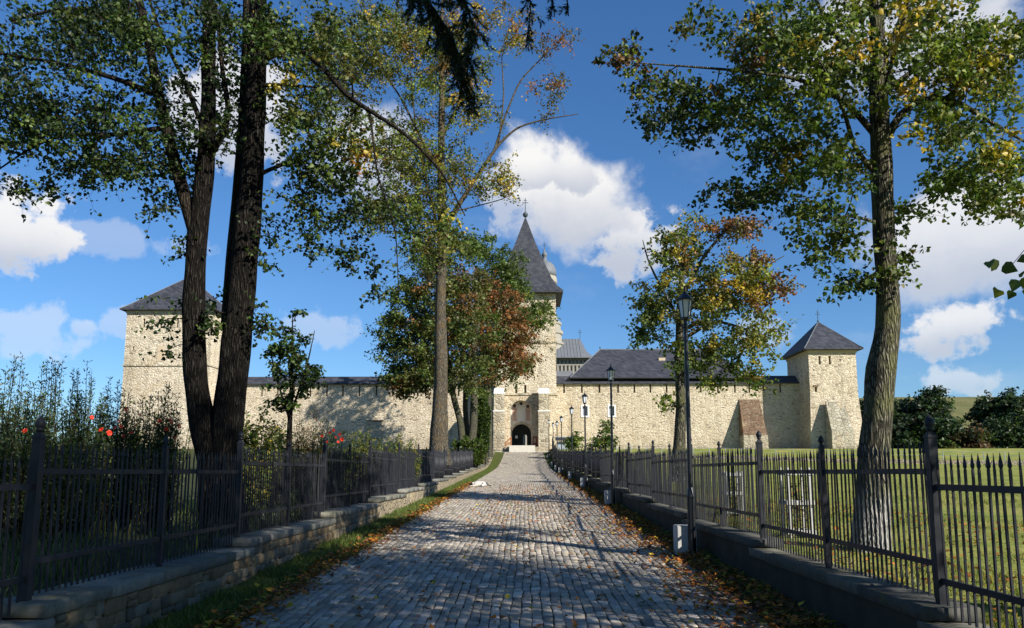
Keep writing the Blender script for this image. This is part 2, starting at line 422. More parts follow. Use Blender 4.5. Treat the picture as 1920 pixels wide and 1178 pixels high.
tag(grid('castle_yard', np.array([XL - 0.1, 0, XR + 0.1]), np.array([106, 109, 112, 120, 130, 160, 199]), lambda x, y: np.where(y < 108, 4.58, 4.95) + 0 * x, 'concrete'), 'pale paved yard in front of and behind the gate')
grid('hill', np.linspace(-400, 600, 40), np.linspace(195, 700, 30), land, 'hill_grass')['label'] = 'grassy hill rising beyond the wood'
tag(grid('verge', np.array([XL - 0.1, -3.8, -3.2, 0, 2.85, 3.2, XR + 0.1]), np.arange(-30, 107, 1.0), lambda x, y: prof(y) - 0.035 + np.where((x > 2.9) | (x < -3.3), 0.05, 0.0), 'verge_soil'), 'earth verges beside the cobbled drive')

# cobbled drive --------------------------------------------------------------
RW = 3.02
def road_half(y): return RW - 0.35 * np.clip((y - 80) / 26, 0, 1)
def rgrid():
    ys = np.arange(-8, 107, 1.0)
    V = []; 
    for y in ys:
        h = float(road_half(y)); z = float(prof(y)) - 0.008
        V += [(-h - .17, y, z), (0, y, z + 0.0), (h - .17, y, z)]
    V = np.array(V); i = np.arange(len(ys) - 1) * 3
    q = np.concatenate([np.stack([i, i + 1, i + 4, i + 3], 1), np.stack([i + 1, i + 2, i + 5, i + 4], 1)])
    return np_mesh('road', V, [q], 'joint_sand')
road = link('road', rgrid())
tag(road, 'grey cobbled drive leading up to the gate', kind='structure')
def setts():
    cw = 0.121; ncol = int(2 * RW / cw)
    cells = []
    wobx = rng.normal(0, 0.012, (ncol + 1, 400))
    for c in range(ncol):
        y = 3.0 + rng.uniform(0, 0.3)
        while y < 105.8:
            L = rng.uniform(0.15, 0.36)
            cells.append((c, y, L)); y += L
    A = np.array(cells); n = len(A)
    c = A[:, 0]; y0 = A[:, 1]; y1 = y0 + A[:, 2]
    hw0 = road_half(y0) / RW
    x0 = (-RW + c * cw) * hw0 - .17; x1 = (-RW + (c + 1) * cw) * hw0 - .17
    # columns meander a little, the same for both neighbours
    def meander(col, y): return 0.012 * np.sin(y * 0.9 + col * 0.35) + 0.009 * np.sin(y * 2.3 + col * 1.1) + 0.006 * np.sin(y * 5.1 + col * 2.3)
    g = 0.0065
    J = lambda s: rng.normal(0, s * 1.5, n)
    px = np.stack([x0 + meander(c, y0) + g + J(.004), x1 + meander(c + 1, y0) - g + J(.004), x1 + meander(c + 1, y1) - g + J(.004), x0 + meander(c, y1) + g + J(.004)], 1)
    tl = rng.normal(0, 0.014, n)
    py = np.stack([y0 + g + J(.006), y0 + g + tl + J(.006), y1 - g + tl + J(.006), y1 - g + J(.006)], 1)
    hgt = rng.normal(0.010, 0.0035, n) + 0.010 * np.sin(c * 0.5 + y0 * 0.3) * np.sin(y0 * 0.9 + 1)
    tz = rng.normal(0, 0.0022, (n, 4))
    zt = prof(py) + hgt[:, None] + tz
    ins = 0.011
    cx = px.mean(1, keepdims=True); cy = py.mean(1, keepdims=True)
    sx = np.sign(px - cx); sy = np.sign(py - cy)
    top = np.stack([px - sx * ins * 0.8, py - sy * ins, zt], -1)
    mid = np.stack([px, py, zt - 0.007], -1)
    bot = np.stack([px, py, prof(py) - 0.02], -1)
    V = np.concatenate([bot, mid, top], 1)      # n,12,3
    base = np.array([(8, 9, 10, 11), (0, 1, 5, 4), (1, 2, 6, 5), (2, 3, 7, 6), (3, 0, 4, 7), (4, 5, 9, 8), (5, 6, 10, 9), (6, 7, 11, 10), (7, 4, 8, 11)])
    tint = np.array([(.37, .32, .255), (.42, .37, .30), (.31, .28, .225), (.47, .415, .335), (.26, .235, .195), (.38, .325, .24), (.35, .315, .275)])
    col = tint[rng.integers(0, len(tint), n)] * rng.uniform(.8, 1.2, (n, 1))
    # largest in the picture: the nearest ones inside the frame
    inv = (y0 > 8.05) & (np.abs(cx[:, 0]) < 3.1) & (cx[:, 0] / y0 > -0.38)
    idx = np.where(inv)[0]; idx = idx[np.argsort(y0[idx])][:300]
    single = np.zeros(n, bool); single[idx] = True
    r = np.where(~single)[0]
    F = (np.arange(len(r))[:, None, None] * 12 + base[None]).reshape(-1, 4)
    o = link('setts', np_mesh('setts', V[r].reshape(-1, 3), [F], 'sett_stone', np.repeat(col[r], 12, 0)), road)
    o['kind'] = 'stuff'
    for k in idx:
        c0 = np.array([cx[k, 0], cy[k, 0], float(prof(cy[k, 0]))])
        link('sett', np_mesh('sett', V[k] - c0, [base], 'sett_stone', np.repeat(col[k:k + 1], 12, 0)), road, loc=c0)
setts()

# ------------------------------------------------------------------ retaining walls and fences
D0, BAY = 6.9, 2.5
def run_base(k):      # top of the coping for the run that starts at D0 + 5k
    y = D0 + 5 * k + 2.5
    return float(prof(min(y, 106))) + 0.53
KMIN, KMAX = -2, 19
def stone_variants(n, mat, bev=0.12):
    out = []
    for i in range(n):
        b = rng.uniform(-0.10, 0.10, (8, 3)) * np.array((0.3, 0.9, 0.9))
        c = np.array([(x, y, z) for x in (0, 1) for y in (0, 1) for z in (0, 1)], float)
        # x: depth out of the wall, y along, z up
        V = []
        q = [(0, 0), (1, 0), (1, 1), (0, 1)]
        j = rng.uniform(-0.13, 0.13, (4, 2))
        for lvl, ins in ((0.0, 0.0), (0.7, 0.0), (1.0, bev)):
            for (a, d), e in zip(q, j):
                yy = a + e[0] * 0.8; zz = d + e[1]
                yy += (0.5 - a) * ins * 1.3; zz += (0.5 - d) * ins * 1.6
                V.append((lvl + rng.uniform(-.08, .08) * (lvl > .5), yy, zz))
        V = np.array(V)
        base = [(8, 9, 10, 11), (0, 1, 5, 4), (1, 2, 6, 5), (2, 3, 7, 6), (3, 0, 4, 7), (4, 5, 9, 8), (5, 6, 10, 9), (6, 7, 11, 10), (7, 4, 8, 11)]
        tint = [(.17, .12, .07), (.18, .15, .10), (.13, .115, .085), (.21, .16, .095), (.15, .135, .105), (.10, .09, .07), (.19, .135, .08), (.165, .15, .115)][i % 8]
        out.append(np_mesh('stone', V, [base], mat, np.tile(np.array(tint), (12, 1)), smooth=False))
    return out
def cap_variants(n, k_=1.0):
    out = []
    for i in range(n):
        mb = MB(); j = lambda s: float(rng.uniform(-s, s))
        V = []
        q = [(0, 0), (1, 0), (1, 1), (0, 1)]
        for z, ins in ((0, 0.0), (0.10, 0.0), (0.115, 0.02)):
            for a, b in q: V.append((a + (0.5 - a) * 2 * ins + j(.012), b + (0.5 - b) * 2 * ins + j(.008), z + j(.006)))
        base = [(3, 2, 1, 0), (8, 9, 10, 11), (0, 1, 5, 4), (1, 2, 6, 5), (2, 3, 7, 6), (3, 0, 4, 7), (4, 5, 9, 8), (5, 6, 10, 9), (6, 7, 11, 10), (7, 4, 8, 11)]
        t = np.array([(.18, .178, .16), (.22, .21, .18), (.155, .155, .138), (.25, .24, .20), (.20, .19, .15), (.17, .168, .15)][i % 6])
        out.append(np_mesh('cap_slab', np.array(V), [base], 'cap_stone', np.tile(t * k_, (12, 1))))
    return out
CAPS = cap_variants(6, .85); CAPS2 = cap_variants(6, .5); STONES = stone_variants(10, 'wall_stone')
def low_wall(side, label):
    xf = XL if side < 0 else XR
    root = empty('retaining_wall', (xf, D0, float(prof(D0))))
    tag(root, label, 'wall')
    wd_ = .24 if side < 0 else .20; oh = .05 if side < 0 else .035; caps = CAPS if side < 0 else CAPS2
    h0, h1 = (xf - wd_, xf + wd_)
    mb = MB()
    for k in range(KMIN, KMAX + 1):
        y0 = D0 + 5 * k; y1 = y0 + 5; zt = run_base(k) - 0.115
        mb.box(h0, h1, y0, y1, float(prof(y0)) - 0.35, zt)
        far = y0 > 45
        ny = 2 if far else 5
        cuts = np.concatenate([[0], np.sort(np.linspace(1, ny - 1, ny - 1) / ny + rng.uniform(-.05, .05, ny - 1) * (not far)) if ny > 1 else [], [1]])
        for a, b in zip(cuts[:-1], cuts[1:]):
            if y0 + 5 * b < 4.8: continue
            # overhangs the run below by a hand's breadth
            ya = y0 + 5 * a - (0.16 if a == 0 else 0.0); yb = y0 + 5 * b - 0.012
            o = link('cap_slab', caps[rng.integers(0, 6)], root)
            o.location = Vector((h0 - oh, ya, zt)) - root.location
            o.scale = (h1 - h0 + 2 * oh, yb - ya, 1.0)
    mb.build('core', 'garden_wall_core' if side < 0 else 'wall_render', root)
    if side < 0:      # rubble facing towards the drive, as far as stones can be told apart
        xface = h1
        for k in range(-1, 3):
            y0 = max(D0 + 5 * k, 5.2); y1 = D0 + 5 * (k + 1); zt = run_base(k) - 0.118
            zb = float(prof((y0 + y1) / 2)) - 0.05
            H = zt - zb; rows = [[.36, .30, .34], [.28, .40, .32], [.42, .26, .32], [.30, .33, .37]][k % 4]
            z = zb
            for ri, rh in enumerate(rows):
                hh = H * rh; y = y0 + rng.uniform(0, .1)
                while y < y1 - 0.05:
                    L = min(rng.choice((rng.uniform(0.14, 0.26), rng.uniform(0.26, 0.55))), y1 - y)
                    if L < 0.08: break
                    split = rng.random() < 0.25 and hh > 0.15
                    for (zz, h2) in (((z, hh * .5), (z + hh * .5, hh * .5)) if split else ((z, hh),)):
                        o = link('stone', STONES[rng.integers(0, 10)], root)
                        o.location = Vector((xface - 0.015, y + 0.012, zz + 0.010)) - root.location
                        o.scale = (0.035 + rng.uniform(0, .025), L - 0.024, h2 - 0.020)
                    y += L
                z += hh
    return root
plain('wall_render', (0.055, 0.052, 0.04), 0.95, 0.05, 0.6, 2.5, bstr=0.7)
low_wall(-1, 'low stepped rubble stone wall with slab coping under the left fence')
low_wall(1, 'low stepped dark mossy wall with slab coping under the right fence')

def picket_mesh():
    mb = MB(); r = 0.0085
    mb.box(-r, r, -r, r, 0.0, 1.24)
    V = [(-.012, 0, 1.24), (0, -.010, 1.24), (.012, 0, 1.24), (0, .010, 1.24)]
    i = len(mb.v)
    for (rx, ry, z) in ((.0085, .0085, 1.235), (.011, .026, 1.262), (.008, .023, 1.285), (.0015, .002, 1.365)):
        mb.v += [(-rx, 0, z), (0, -ry, z), (rx, 0, z), (0, ry, z)]
    for j in range(3):
        for k in range(4):
            a, b = i + 4 * j + k, i + 4 * j + (k + 1) % 4; mb.f.append((a, b, b + 4, a + 4))
    return mb.mesh('picket', 'iron_paint')
def post_meshes():
    a = MB(); a.box(-.038, .038, -.038, .038, -0.02, 1.42); a.box(-.046, .046, -.046, .046, 1.42, 1.435); a.box(-.042, .042, -.042, .042, 1.435, 1.475, (-.018, .018, -.018, .018))
    b = MB(); b.lathe(0, 0, [(.016, 1.47), (.018, 1.485), (.032, 1.49), (.034, 1.50), (.026, 1.508), (.037, 1.522), (.044, 1.543), (.041, 1.565), (.028, 1.59), (.012, 1.61), (.004, 1.62)], 12)
    c = MB(); c.box(-.028, .028, -.028, .028, -0.02, 1.42); c.box(-.034, .034, -.034, .034, 1.42, 1.445, (-.016, .016, -.016, .016))
    d = MB(); d.lathe(0, 0, [(.012, 1.44), (.024, 1.45), (.016, 1.462), (.033, 1.478), (.036, 1.498), (.024, 1.53), (.004, 1.56)], 10)
    return a.mesh('post', 'iron_paint'), b.mesh('finial', 'iron_paint', True), c.mesh('post', 'iron_paint'), d.mesh('finial', 'iron_paint', True)
PICK = picket_mesh(); POSTM = post_meshes()
def fence(side, label):
    xf = XL if side < 0 else XR
    root = empty('iron_fence', (xf, D0, run_base(0))); tag(root, label, 'fence')
    L = lambda p: Vector(p) - root.location
    spots = []
    rail = MB(); rail.box(-.012, .012, 0, BAY, -.026, .026); railm = rail.mesh('rail', 'iron_paint')
    for k in range(KMIN + 1, KMAX + 1):
        zb = run_base(k)
        for b in (0, 1):
            y0 = D0 + 5 * k + b * BAY
            if y0 > 104: continue
            m = POSTM[0:2] if b == 0 else POSTM[2:4]
            if y0 > 6:
                o = link('post', m[0], root, L((xf, y0, zb))); o.rotation_euler = (float(rng.normal(0, .006)), float(rng.normal(0, .006)), 0); link('finial', m[1], o, (0, 0, 0))
            for zr in (0.33, 1.125):
                o = link('rail', railm, root, L((xf, y0, zb + zr)))
            n = 25
            for i in range(1, n):
                spots.append((xf, y0 + BAY * i / n, zb + 0.035))
    spots = np.array(spots)
    # inside the frame and nearest first
    vis = spots[:, 1] > abs(xf) * 1450 / (985 if side < 0 else 935) - 0.05
    idx = np.where(vis)[0]; idx = idx[np.argsort(spots[idx, 1])][:300]
    one = np.zeros(len(spots), bool); one[idx] = True
    for i in idx:
        o = link('picket', PICK, root, L(spots[i])); o.rotation_euler = (float(rng.normal(0, .006)), float(rng.normal(0, .006)), float(rng.normal(0, .2)))
    pv = np.array([v.co for v in PICK.vertices]); pf = [tuple(p.vertices) for p in PICK.polygons]
    rest = spots[~one]
    V = (rest[:, None] + pv[None]).reshape(-1, 3)
    F = (np.arange(len(rest))[:, None, None] * len(pv) + np.array(pf)[None]).reshape(-1, 4)
    o = link('pickets', np_mesh('pickets', V, [F], 'iron_paint'), root); o['kind'] = 'stuff'
fence(-1, 'black iron picket fence along the left side of the drive')
fence(1, 'black iron picket fence along the right side of the drive')

# ------------------------------------------------------------------ castle
YW = 114.0
def wall_holes(mb, x0, x1, z0, z1, y, holes, depth=0.7):
    """front face (towards -y) with rectangular recesses"""
    xs = sorted({x0, x1, *[h[0] for h in holes], *[h[1] for h in holes]}); zs = sorted({z0, z1, *[h[2] for h in holes], *[h[3] for h in holes]})
    for a, b in zip(xs[:-1], xs[1:]):
        for c, d in zip(zs[:-1], zs[1:]):
            mx, mz = (a + b) / 2, (c + d) / 2
            if any(h[0] < mx < h[1] and h[2] < mz < h[3] for h in holes): continue
            mb.quad((a, y, c), (b, y, c), (b, y, d), (a, y, d))
    for (a, b, c, d) in [h[:4] for h in holes]:
        e = y + depth
        mb.quad((a, y, c), (a, e, c), (b, e, c), (b, y, c)); mb.quad((a, y, d), (b, y, d), (b, e, d), (a, e, d))
        mb.quad((a, y, c), (a, y, d), (a, e, d), (a, e, c)); mb.quad((b, y, c), (b, e, c), (b, e, d), (b, y, d))
        mb.quad((a, e, c), (b, e, c), (b, e, d), (a, e, d))
def slit(px, y, py0, py1, w=0.26):
    x = PX(px, y, (py0 + py1) / 2); return (x - w / 2, x + w / 2, PZ(py1, y), PZ(py0, y))
def shell(mb, x0, x1, y0, y1, z0, z1):      # sides and back without the front
    mb.quad((x1, y0, z0), (x1, y1, z0), (x1, y1, z1), (x1, y0, z1)); mb.quad((x0, y1, z0), (x0, y0, z0), (x0, y0, z1), (x0, y1, z1))
    mb.quad((x1, y1, z0), (x0, y1, z0), (x0, y1, z1), (x1, y1, z1)); mb.quad((x0, y0, z1), (x1, y0, z1), (x1, y1, z1), (x0, y1, z1))
ZB = 4.6
def cross(mb, x, y, z, h):
    r = h * 0.022
    mb.tube([(x, y, z), (x, y, z + h)], [r * 1.3, r], 6)
    mb.tube([(x - h * .2, y, z + h * .68), (x + h * .2, y, z + h * .68)], r, 6)
    mb.tube([(x - h * .1, y, z + h * .85), (x + h * .1, y, z + h * .85)], r * .9, 6)
def sq_roof(x0, x1, y0, y1, prof_, flat=0.16):
    """square roof: prof_ = [(fraction of half width, z)], the first is the eave"""
    mb = MB(); cx, cy, hx, hy = (x0 + x1) / 2, (y0 + y1) / 2, (x1 - x0) / 2, (y1 - y0) / 2
    rings = [(prof_[0][0], prof_[0][1] - flat)] + prof_
    i = len(mb.v)
    for s, z in rings:
        mb.v += [(cx - hx * s, cy - hy * s, z), (cx + hx * s, cy - hy * s, z), (cx + hx * s, cy + hy * s, z), (cx - hx * s, cy + hy * s, z)]
    for j in range(len(rings) - 1):
        for k in range(4):
            a, b = i + 4 * j + k, i + 4 * j + (k + 1) % 4; mb.f.append((a, b, b + 4, a + 4))
    mb.f.append((i + 3, i + 2, i + 1, i)); n = i + 4 * (len(rings) - 1); mb.f.append((n, n + 1, n + 2, n + 3))
    return mb
def curtain(px0, px1, label, slits, extra=(), roof_py=(706, 717), wallx=None):
    x0, x1 = wallx or (PX(px0, YW), PX(px1, YW))
    root = empty('curtain_wall', ((x0 + x1) / 2, YW, ZB)); tag(root, label, 'castle wall')
    zt = PZ(717, YW)
    mb = MB(); wall_holes(mb, x0, x1, ZB - 1, zt, YW, slits + list(extra)); shell(mb, x0, x1, YW, YW + 2.2, ZB - 1, zt)
    mb.build('wall', 'castle_stone', root)
    r = MB(); ze, zr = PZ(718, YW - .5), PZ(706, YW + 1.5)
    r.quad((x0, YW - .45, ze), (x1, YW - .45, ze), (x1, YW + 1.3, zr), (x0, YW + 1.3, zr)); r.quad((x0, YW + 1.3, zr), (x1, YW + 1.3, zr), (x1, YW + 3, ze), (x0, YW + 3, ze))
    r.quad((x0, YW - .45, ze), (x0, YW - .45, ze - .14), (x1, YW - .45, ze - .14), (x1, YW - .45, ze)); r.quad((x0, YW - .45, ze - .14), (x0, YW + .1, ze - .14), (x1, YW + .1, ze - .14), (x1, YW - .45, ze - .14))
    r.build('roof', 'slate', root)
    return root
sl_l = [slit(p, YW, 722, 743) for p in (430, 460, 491, 521, 551, 582, 613, 643, 674, 706, 736, 767, 798, 829, 860, 891)]
LW = curtain(340, 930, 'long tan stone curtain wall left of the gate tower', sl_l)
sl_r = [slit(p, YW, 721, 737) for p in (1057.7, 1091, 1124, 1159, 1189.6, 1219.5, 1250, 1282, 1314, 1346, 1378, 1405, 1432, 1463)]
win = []
for p in (1097, 1147):
    x = PX(p, YW, 770); win.append((x - .38, x + .38, PZ(780, YW), PZ(762, YW)))
RWALL = curtain(1040, 1512, 'long tan stone curtain wall right of the gate tower', sl_r, win)
for (a, b, c, d) in win:      # framed windows
    w_ = MB(); t = .22
    w_.box(a - t, a, YW - .06, YW + .3, c, d); w_.box(b, b + t, YW - .06, YW + .3, c, d); w_.box(a - t, b + t, YW - .06, YW + .3, d, d + t); w_.box(a - t, b + t, YW - .1, YW + .3, c - t, c)
    o = w_.build('window', 'lime_white', RWALL)
    p_ = MB(); p_.box(a, b, YW + .34, YW + .38, c, d); p_.build('pane', 'grey_metal', o)
    m_ = MB(); m_.box((a + b) / 2 - .04, (a + b) / 2 + .04, YW + .26, YW + .33, c, d); m_.build('mullion', 'dark_metal', o)
# blocked window with a hood on the left wall
x = PX(703, YW, 800); b_ = MB()
b_.box(x - 1.05, x + 1.05, YW - .35, YW - .003, PZ(822, YW), PZ(790, YW)); bw = b_.build('blocked_window', 'buttress_stone', LW)
h_ = MB(); h_.box(x - 1.2, x + 1.2, YW - .5, YW - .003, PZ(790, YW) + .003, PZ(788, YW)); h_.build('hood', 'buttress_brick', bw)
def buttress(root, px0, px1, pyt, pyb, y, depth, bend, m1, m2):
    """sloping buttress against the plane y; bend = height share where the slope ends"""
    x0, x1 = PX(px0, y, pyb), PX(px1, y, pyb); zt = PZ(pyt, y); zb = ZB - 1; zm = zb + (zt - zb) * bend
    lo = MB(); lo.box(x0, x1, y - depth, y - .003, zb, zm, (x0 + .1, x1 - .1, y - depth + .15, y - .003)); o = lo.build('buttress', m1, root)
    up = MB(); up.box(x0 + .13, x1 - .13, y - depth + .18, y - .003, zm + .003, zt, (x0 + .3, x1 - .4, y - .12, y - .003)); up.build('weathering', m2, o)
buttress(RWALL, 1385, 1432, 750, 840, YW, 2.6, .40, 'buttress_stone', 'buttress_brick')

def square_tower(name, label, px0, px1, yf, depth, py_eave, roof, ap_py, holes, mat, course=None, bat=.55):
    x0, x1 = PX(px0, yf, py_eave), PX(px1, yf, py_eave); zt = PZ(py_eave, yf)
    root = empty(name, ((x0 + x1) / 2, yf, ZB)); tag(root, label, 'tower')
    mb = MB(); wall_holes(mb, x0, x1, PZ(745, yf), zt, yf, holes); shell(mb, x0, x1, yf, yf + depth, PZ(745, yf), zt)
    mb.build('wall', mat, root)
    f = MB(); zf = PZ(745, yf) - .003      # battered foot
    f.box(x0 - bat, x1 + bat, yf - bat, yf + depth + bat, ZB - 1.5, zf, (x0 - .02, x1 + .02, yf - .02, yf + depth)); f.build('battered_foot', mat, root)
    ov = roof; za = PZ(ap_py, yf + depth / 2)
    r = sq_roof(x0 - ov, x1 + ov, yf - ov, yf + depth + ov, [(1, zt), (.90, zt + (za - zt) * .085), (.012, za)]); ro = r.build('roof', 'slate', root)
    for sx_ in (-1, 1):
        for sy_ in (-1, 1):
            X0, Y0 = (x0 + x1) / 2, yf + depth / 2; hx_, hy_ = (x1 - x0) / 2 + ov, depth / 2 + ov; hc = MB(); hc.tube([(X0 + sx_ * hx_, Y0 + sy_ * hy_, zt + .03), (X0 + sx_ * hx_ * .9, Y0 + sy_ * hy_ * .9, zt + (za - zt) * .085 + .03), (X0, Y0, za)], .07, 6); hc.build('hip_cap', 'lead_roof', ro)
    c = MB(); cross(c, (x0 + x1) / 2, yf + depth / 2, za - .1, 1.9); c.lathe((x0 + x1) / 2, yf + depth / 2, [(.02, za), (.16, za + .1), (.16, za + .2), (.02, za + .32)], 8); c.build('cross', 'cross_metal', ro)
    cr = MB(); cr.box(x0 - .12, x1 + .12, yf - .12, yf + depth + .1, zt - .55, zt - .17); cr.build('cornice', 'plaster_cream', root)
    if course:
        s = MB(); z = PZ(course, yf); s.box(x0 - .14, x1 + .14, yf - .14, yf + depth, z, z + .22); s.build('string_course', 'ashlar', root)
    return root, x0, x1
YT = 109.5
hl = [slit(p, YT, 595, 612, .32) for p in (270, 302, 333)] + [slit(250, YT, 648, 654, .22)]
LT, lx0, lx1 = square_tower('corner_tower', 'pale square corner tower behind the double-stemmed tree at left', 239, 399, YT, 11.5, 578, .75, 517, hl, 'tower_stone', 685, .2)
x = PX(302, YT, 660); nb_ = MB(); wall_z0, wall_z1 = PZ(676, YT), PZ(646, YT)
nb_.box(x - .55, x + .55, YT - .05, YT - .003, wall_z0, wall_z1 - .5); nb_.lathe(x, YT - .03, [(.0, wall_z1 - .5), (.0, wall_z1 - .5)], 3)
for k in range(12):
    a0, a1 = math.pi * k / 12, math.pi * (k + 1) / 12
    nb_.tri((x, YT - .05, wall_z1 - .5), (x + .55 * math.cos(a0), YT - .05, wall_z1 - .5 + .5 * math.sin(a0)), (x + .55 * math.cos(a1), YT - .05, wall_z1 - .5 + .5 * math.sin(a1)))
nb_.build('blind_window', 'plaster_cream', LT)
hr = [slit(p, YT, 669, 685, .3) for p in (1537, 1556)] + [slit(1576, YT, 675, 678, .28), slit(1530, YT, 727, 736, .3)]
RT, rx0, rx1 = square_tower('corner_tower', 'smaller tan corner tower at the right end with a sloping buttress', 1515, 1604, YT, 9.0, 656, .8, 606, hr, 'castle_stone')
buttress(RT, 1548, 1592, 754, 838, YT - .55, 2.4, .46, 'buttress_stone', 'mossy_slab')
x = PX(1530, YT, 730); bf = MB(); z0, z1 = PZ(737, YT), PZ(727, YT)
bf.box(x - .34, x + .34, YT - .07, YT - .003, z1 + .02, z1 + .3); bf.build('brick_lintel', 'buttress_brick', RT)

# gate tower ----------------------------------------------------------------
YG = 110.0
gx0, gx1 = PX(926, YG), PX(1043, YG)
GT = empty('gate_tower', ((gx0 + gx1) / 2, YG, ZB)); tag(GT, 'tall gate tower with steep slate spire and arched portal', 'gate tower')
zled = PZ(741, YG)
xa, xb = PX(957, YG, 780), PX(997, YG, 780); cxn = (xa + xb) / 2
def arch_panel(mb, x0, x1, z0, z1, y, cx, hw, zs, depth, n=20, rise=1.0):
    """wall face towards -y with a round-headed opening of depth"""
    e = y + depth
    mb.quad((x0, y, z0), (cx - hw, y, z0), (cx - hw, y, z1), (x0, y, z1)); mb.quad((cx + hw, y, z0), (x1, y, z0), (x1, y, z1), (cx + hw, y, z1))
    pts = [(cx - hw * math.cos(math.pi * k / n), zs + hw * rise * math.sin(math.pi * k / n)) for k in range(n + 1)]
    for (a, b), (c, d) in zip(pts[:-1], pts[1:]):
        mb.quad((a, y, b), (c, y, d), (c, y, z1), (a, y, z1)); mb.quad((a, y, b), (a, e, b), (c, e, d), (c, y, d))
    mb.quad((cx - hw, y, z0), (cx - hw, y, zs), (cx - hw, e, zs), (cx - hw, e, z0)); mb.quad((cx + hw, y, z0), (cx + hw, e, z0), (cx + hw, e, zs), (cx + hw, y, zs))
hw = (xb - xa) / 2; zfl = PZ(837, YG)
st = MB(); ztop_n = PZ(751, YG)
arch_panel(st, gx0, gx1, zfl - 1.5, zled, YG, cxn, hw, ztop_n - hw, 1.3)
st.quad((gx1, YG, zfl - 1.5), (gx1, YG + 8.8, zfl - 1.5), (gx1, YG + 8.8, zled), (gx1, YG, zled)); st.quad((gx0, YG + 8.8, zfl - 1.5), (gx0, YG, zfl - 1.5), (gx0, YG, zled), (gx0, YG + 8.8, zled))
st.build('portal_stage', 'castle_stone', GT)
sc = MB(); sc.box(gx0 - .05, gx1 + .16, YG - .16, YG + 8.8, zled, zled + .28); sc.build('string_course', 'ashlar', GT)
ib = MB(); ycb = YG + 1.3; hw2 = (PX(996, ycb, 815) - PX(959.5, ycb, 815)) / 2; cx2 = (PX(996, ycb, 815) + PX(959.5, ycb, 815)) / 2; zt2 = PZ(795, ycb)
arch_panel(ib, xa - .3, xb + .3, zfl - .3, ztop_n + .3, ycb, cx2, hw2, zt2 - hw2, 1.2)
ib.build('niche_back', 'fresco_ground', GT)
for k in range(11):      # voussoirs of both arches
    for (cx_, hw_, zs_, y_, wd) in ((cx2, hw2, zt2 - hw2, ycb, .34), (cxn, hw, ztop_n - hw, YG, .40)):
        a0, a1 = math.pi * (k + .06) / 11, math.pi * (k + .94) / 11; v = MB(); i = 0
        for yy in (y_ - .05, y_ - .003):
            for r_, a in ((hw_ + .01, a0), (hw_ + wd, a0), (hw_ + wd, a1), (hw_ + .01, a1)): v.v.append((cx_ - r_ * math.cos(a), yy, zs_ + r_ * math.sin(a)))
        v.f += [(0, 1, 2, 3), (0, 4, 5, 1), (1, 5, 6, 2), (2, 6, 7, 3), (3, 7, 4, 0)]
        v.build('voussoir', 'ashlar' if (k % 2) else 'castle_stone', GT)
# faded wall painting: three plain haloed figures
for (pxf, pyh, mt, s) in ((964.5, 761, 'fresco_robe', .8), (977, 757, 'fresco_pale', 1.05), (989.5, 762, 'fresco_robe', .8)):
    fx = PX(pxf, ycb, 760); zh = PZ(pyh, ycb)
    v = MB(); n = 14
    for k in range(n):
        a0, a1 = 2 * math.pi * k / n, 2 * math.pi * (k + 1) / n
        v.tri((fx, ycb - .012, zh), (fx + .24 * math.cos(a0), ycb - .012, zh + .24 * math.sin(a0)), (fx + .24 * math.cos(a1), ycb - .012, zh + .24 * math.sin(a1)))
    v.build('painted_head', 'fresco_dark', GT)
    v = MB(); b0 = PZ(791 if s > 1 else 789, ycb)
    oz = [(.26, 0), (.42, .12), (.44, .3), (.34, .55), (.40, .8), (.46, 1)]; hz_ = zh - .2 - b0
    for (wa, ta), (wb, tb) in zip(oz[:-1], oz[1:]): v.quad((fx - wb * s * .9, ycb - .008, zh - .2 - hz_ * tb), (fx + wb * s, ycb - .008, zh - .2 - hz_ * tb), (fx + wa * s, ycb - .008, zh - .2 - hz_ * ta), (fx - wa * s * .9, ycb - .008, zh - .2 - hz_ * ta))
    v.build('painted_robe', mt, GT)
yd = ycb + 1.2      # doors: closed left leaf with a notice, right leaf with an arched wicket
dl = MB(); dl.box(cx2 - hw2 - .1, cx2 + .1, yd + .003, yd + .12, zfl - .3, zt2 + .2); dleaf = dl.build('door', 'dark_wood', GT)
nt_ = MB(); nt_.box(PX(966, yd) , PX(970.5, yd), yd - .02, yd, PZ(822, yd), PZ(817, yd)); nt_.build('notice', 'paper', dleaf)
wx0, wx1 = PX(980.5, yd, 825), PX(988, yd, 825); wz = PZ(815, yd)
dr = MB(); arch_panel(dr, cx2 + .1, cx2 + hw2 + .1, zfl - .3, zt2 + .2, yd + .003, (wx0 + wx1) / 2, (wx1 - wx0) / 2, wz - (wx1 - wx0) / 2, .12, 10); dr.build('door', 'dark_wood', GT)
pa = MB(); pa.quad((cx2 - hw2 - .1, yd, zfl - .3), (cx2 - hw2 - .1, yd + 8, zfl - .3), (cx2 - hw2 - .1, yd + 8, zt2 + .5), (cx2 - hw2 - .1, yd, zt2 + .5)); pa.quad((cx2 + hw2 + .1, yd, zfl - .3), (cx2 + hw2 + .1, yd, zt2 + .5), (cx2 + hw2 + .1, yd + 8, zt2 + .5), (cx2 + hw2 + .1, yd + 8, zfl - .3))
pa.quad((cx2 - hw2 - .1, yd, zt2 + .5), (cx2 - hw2 - .1, yd + 8, zt2 + .5), (cx2 + hw2 + .1, yd + 8, zt2 + .5), (cx2 + hw2 + .1, yd, zt2 + .5)); pa.build('passage', 'castle_stone', GT)
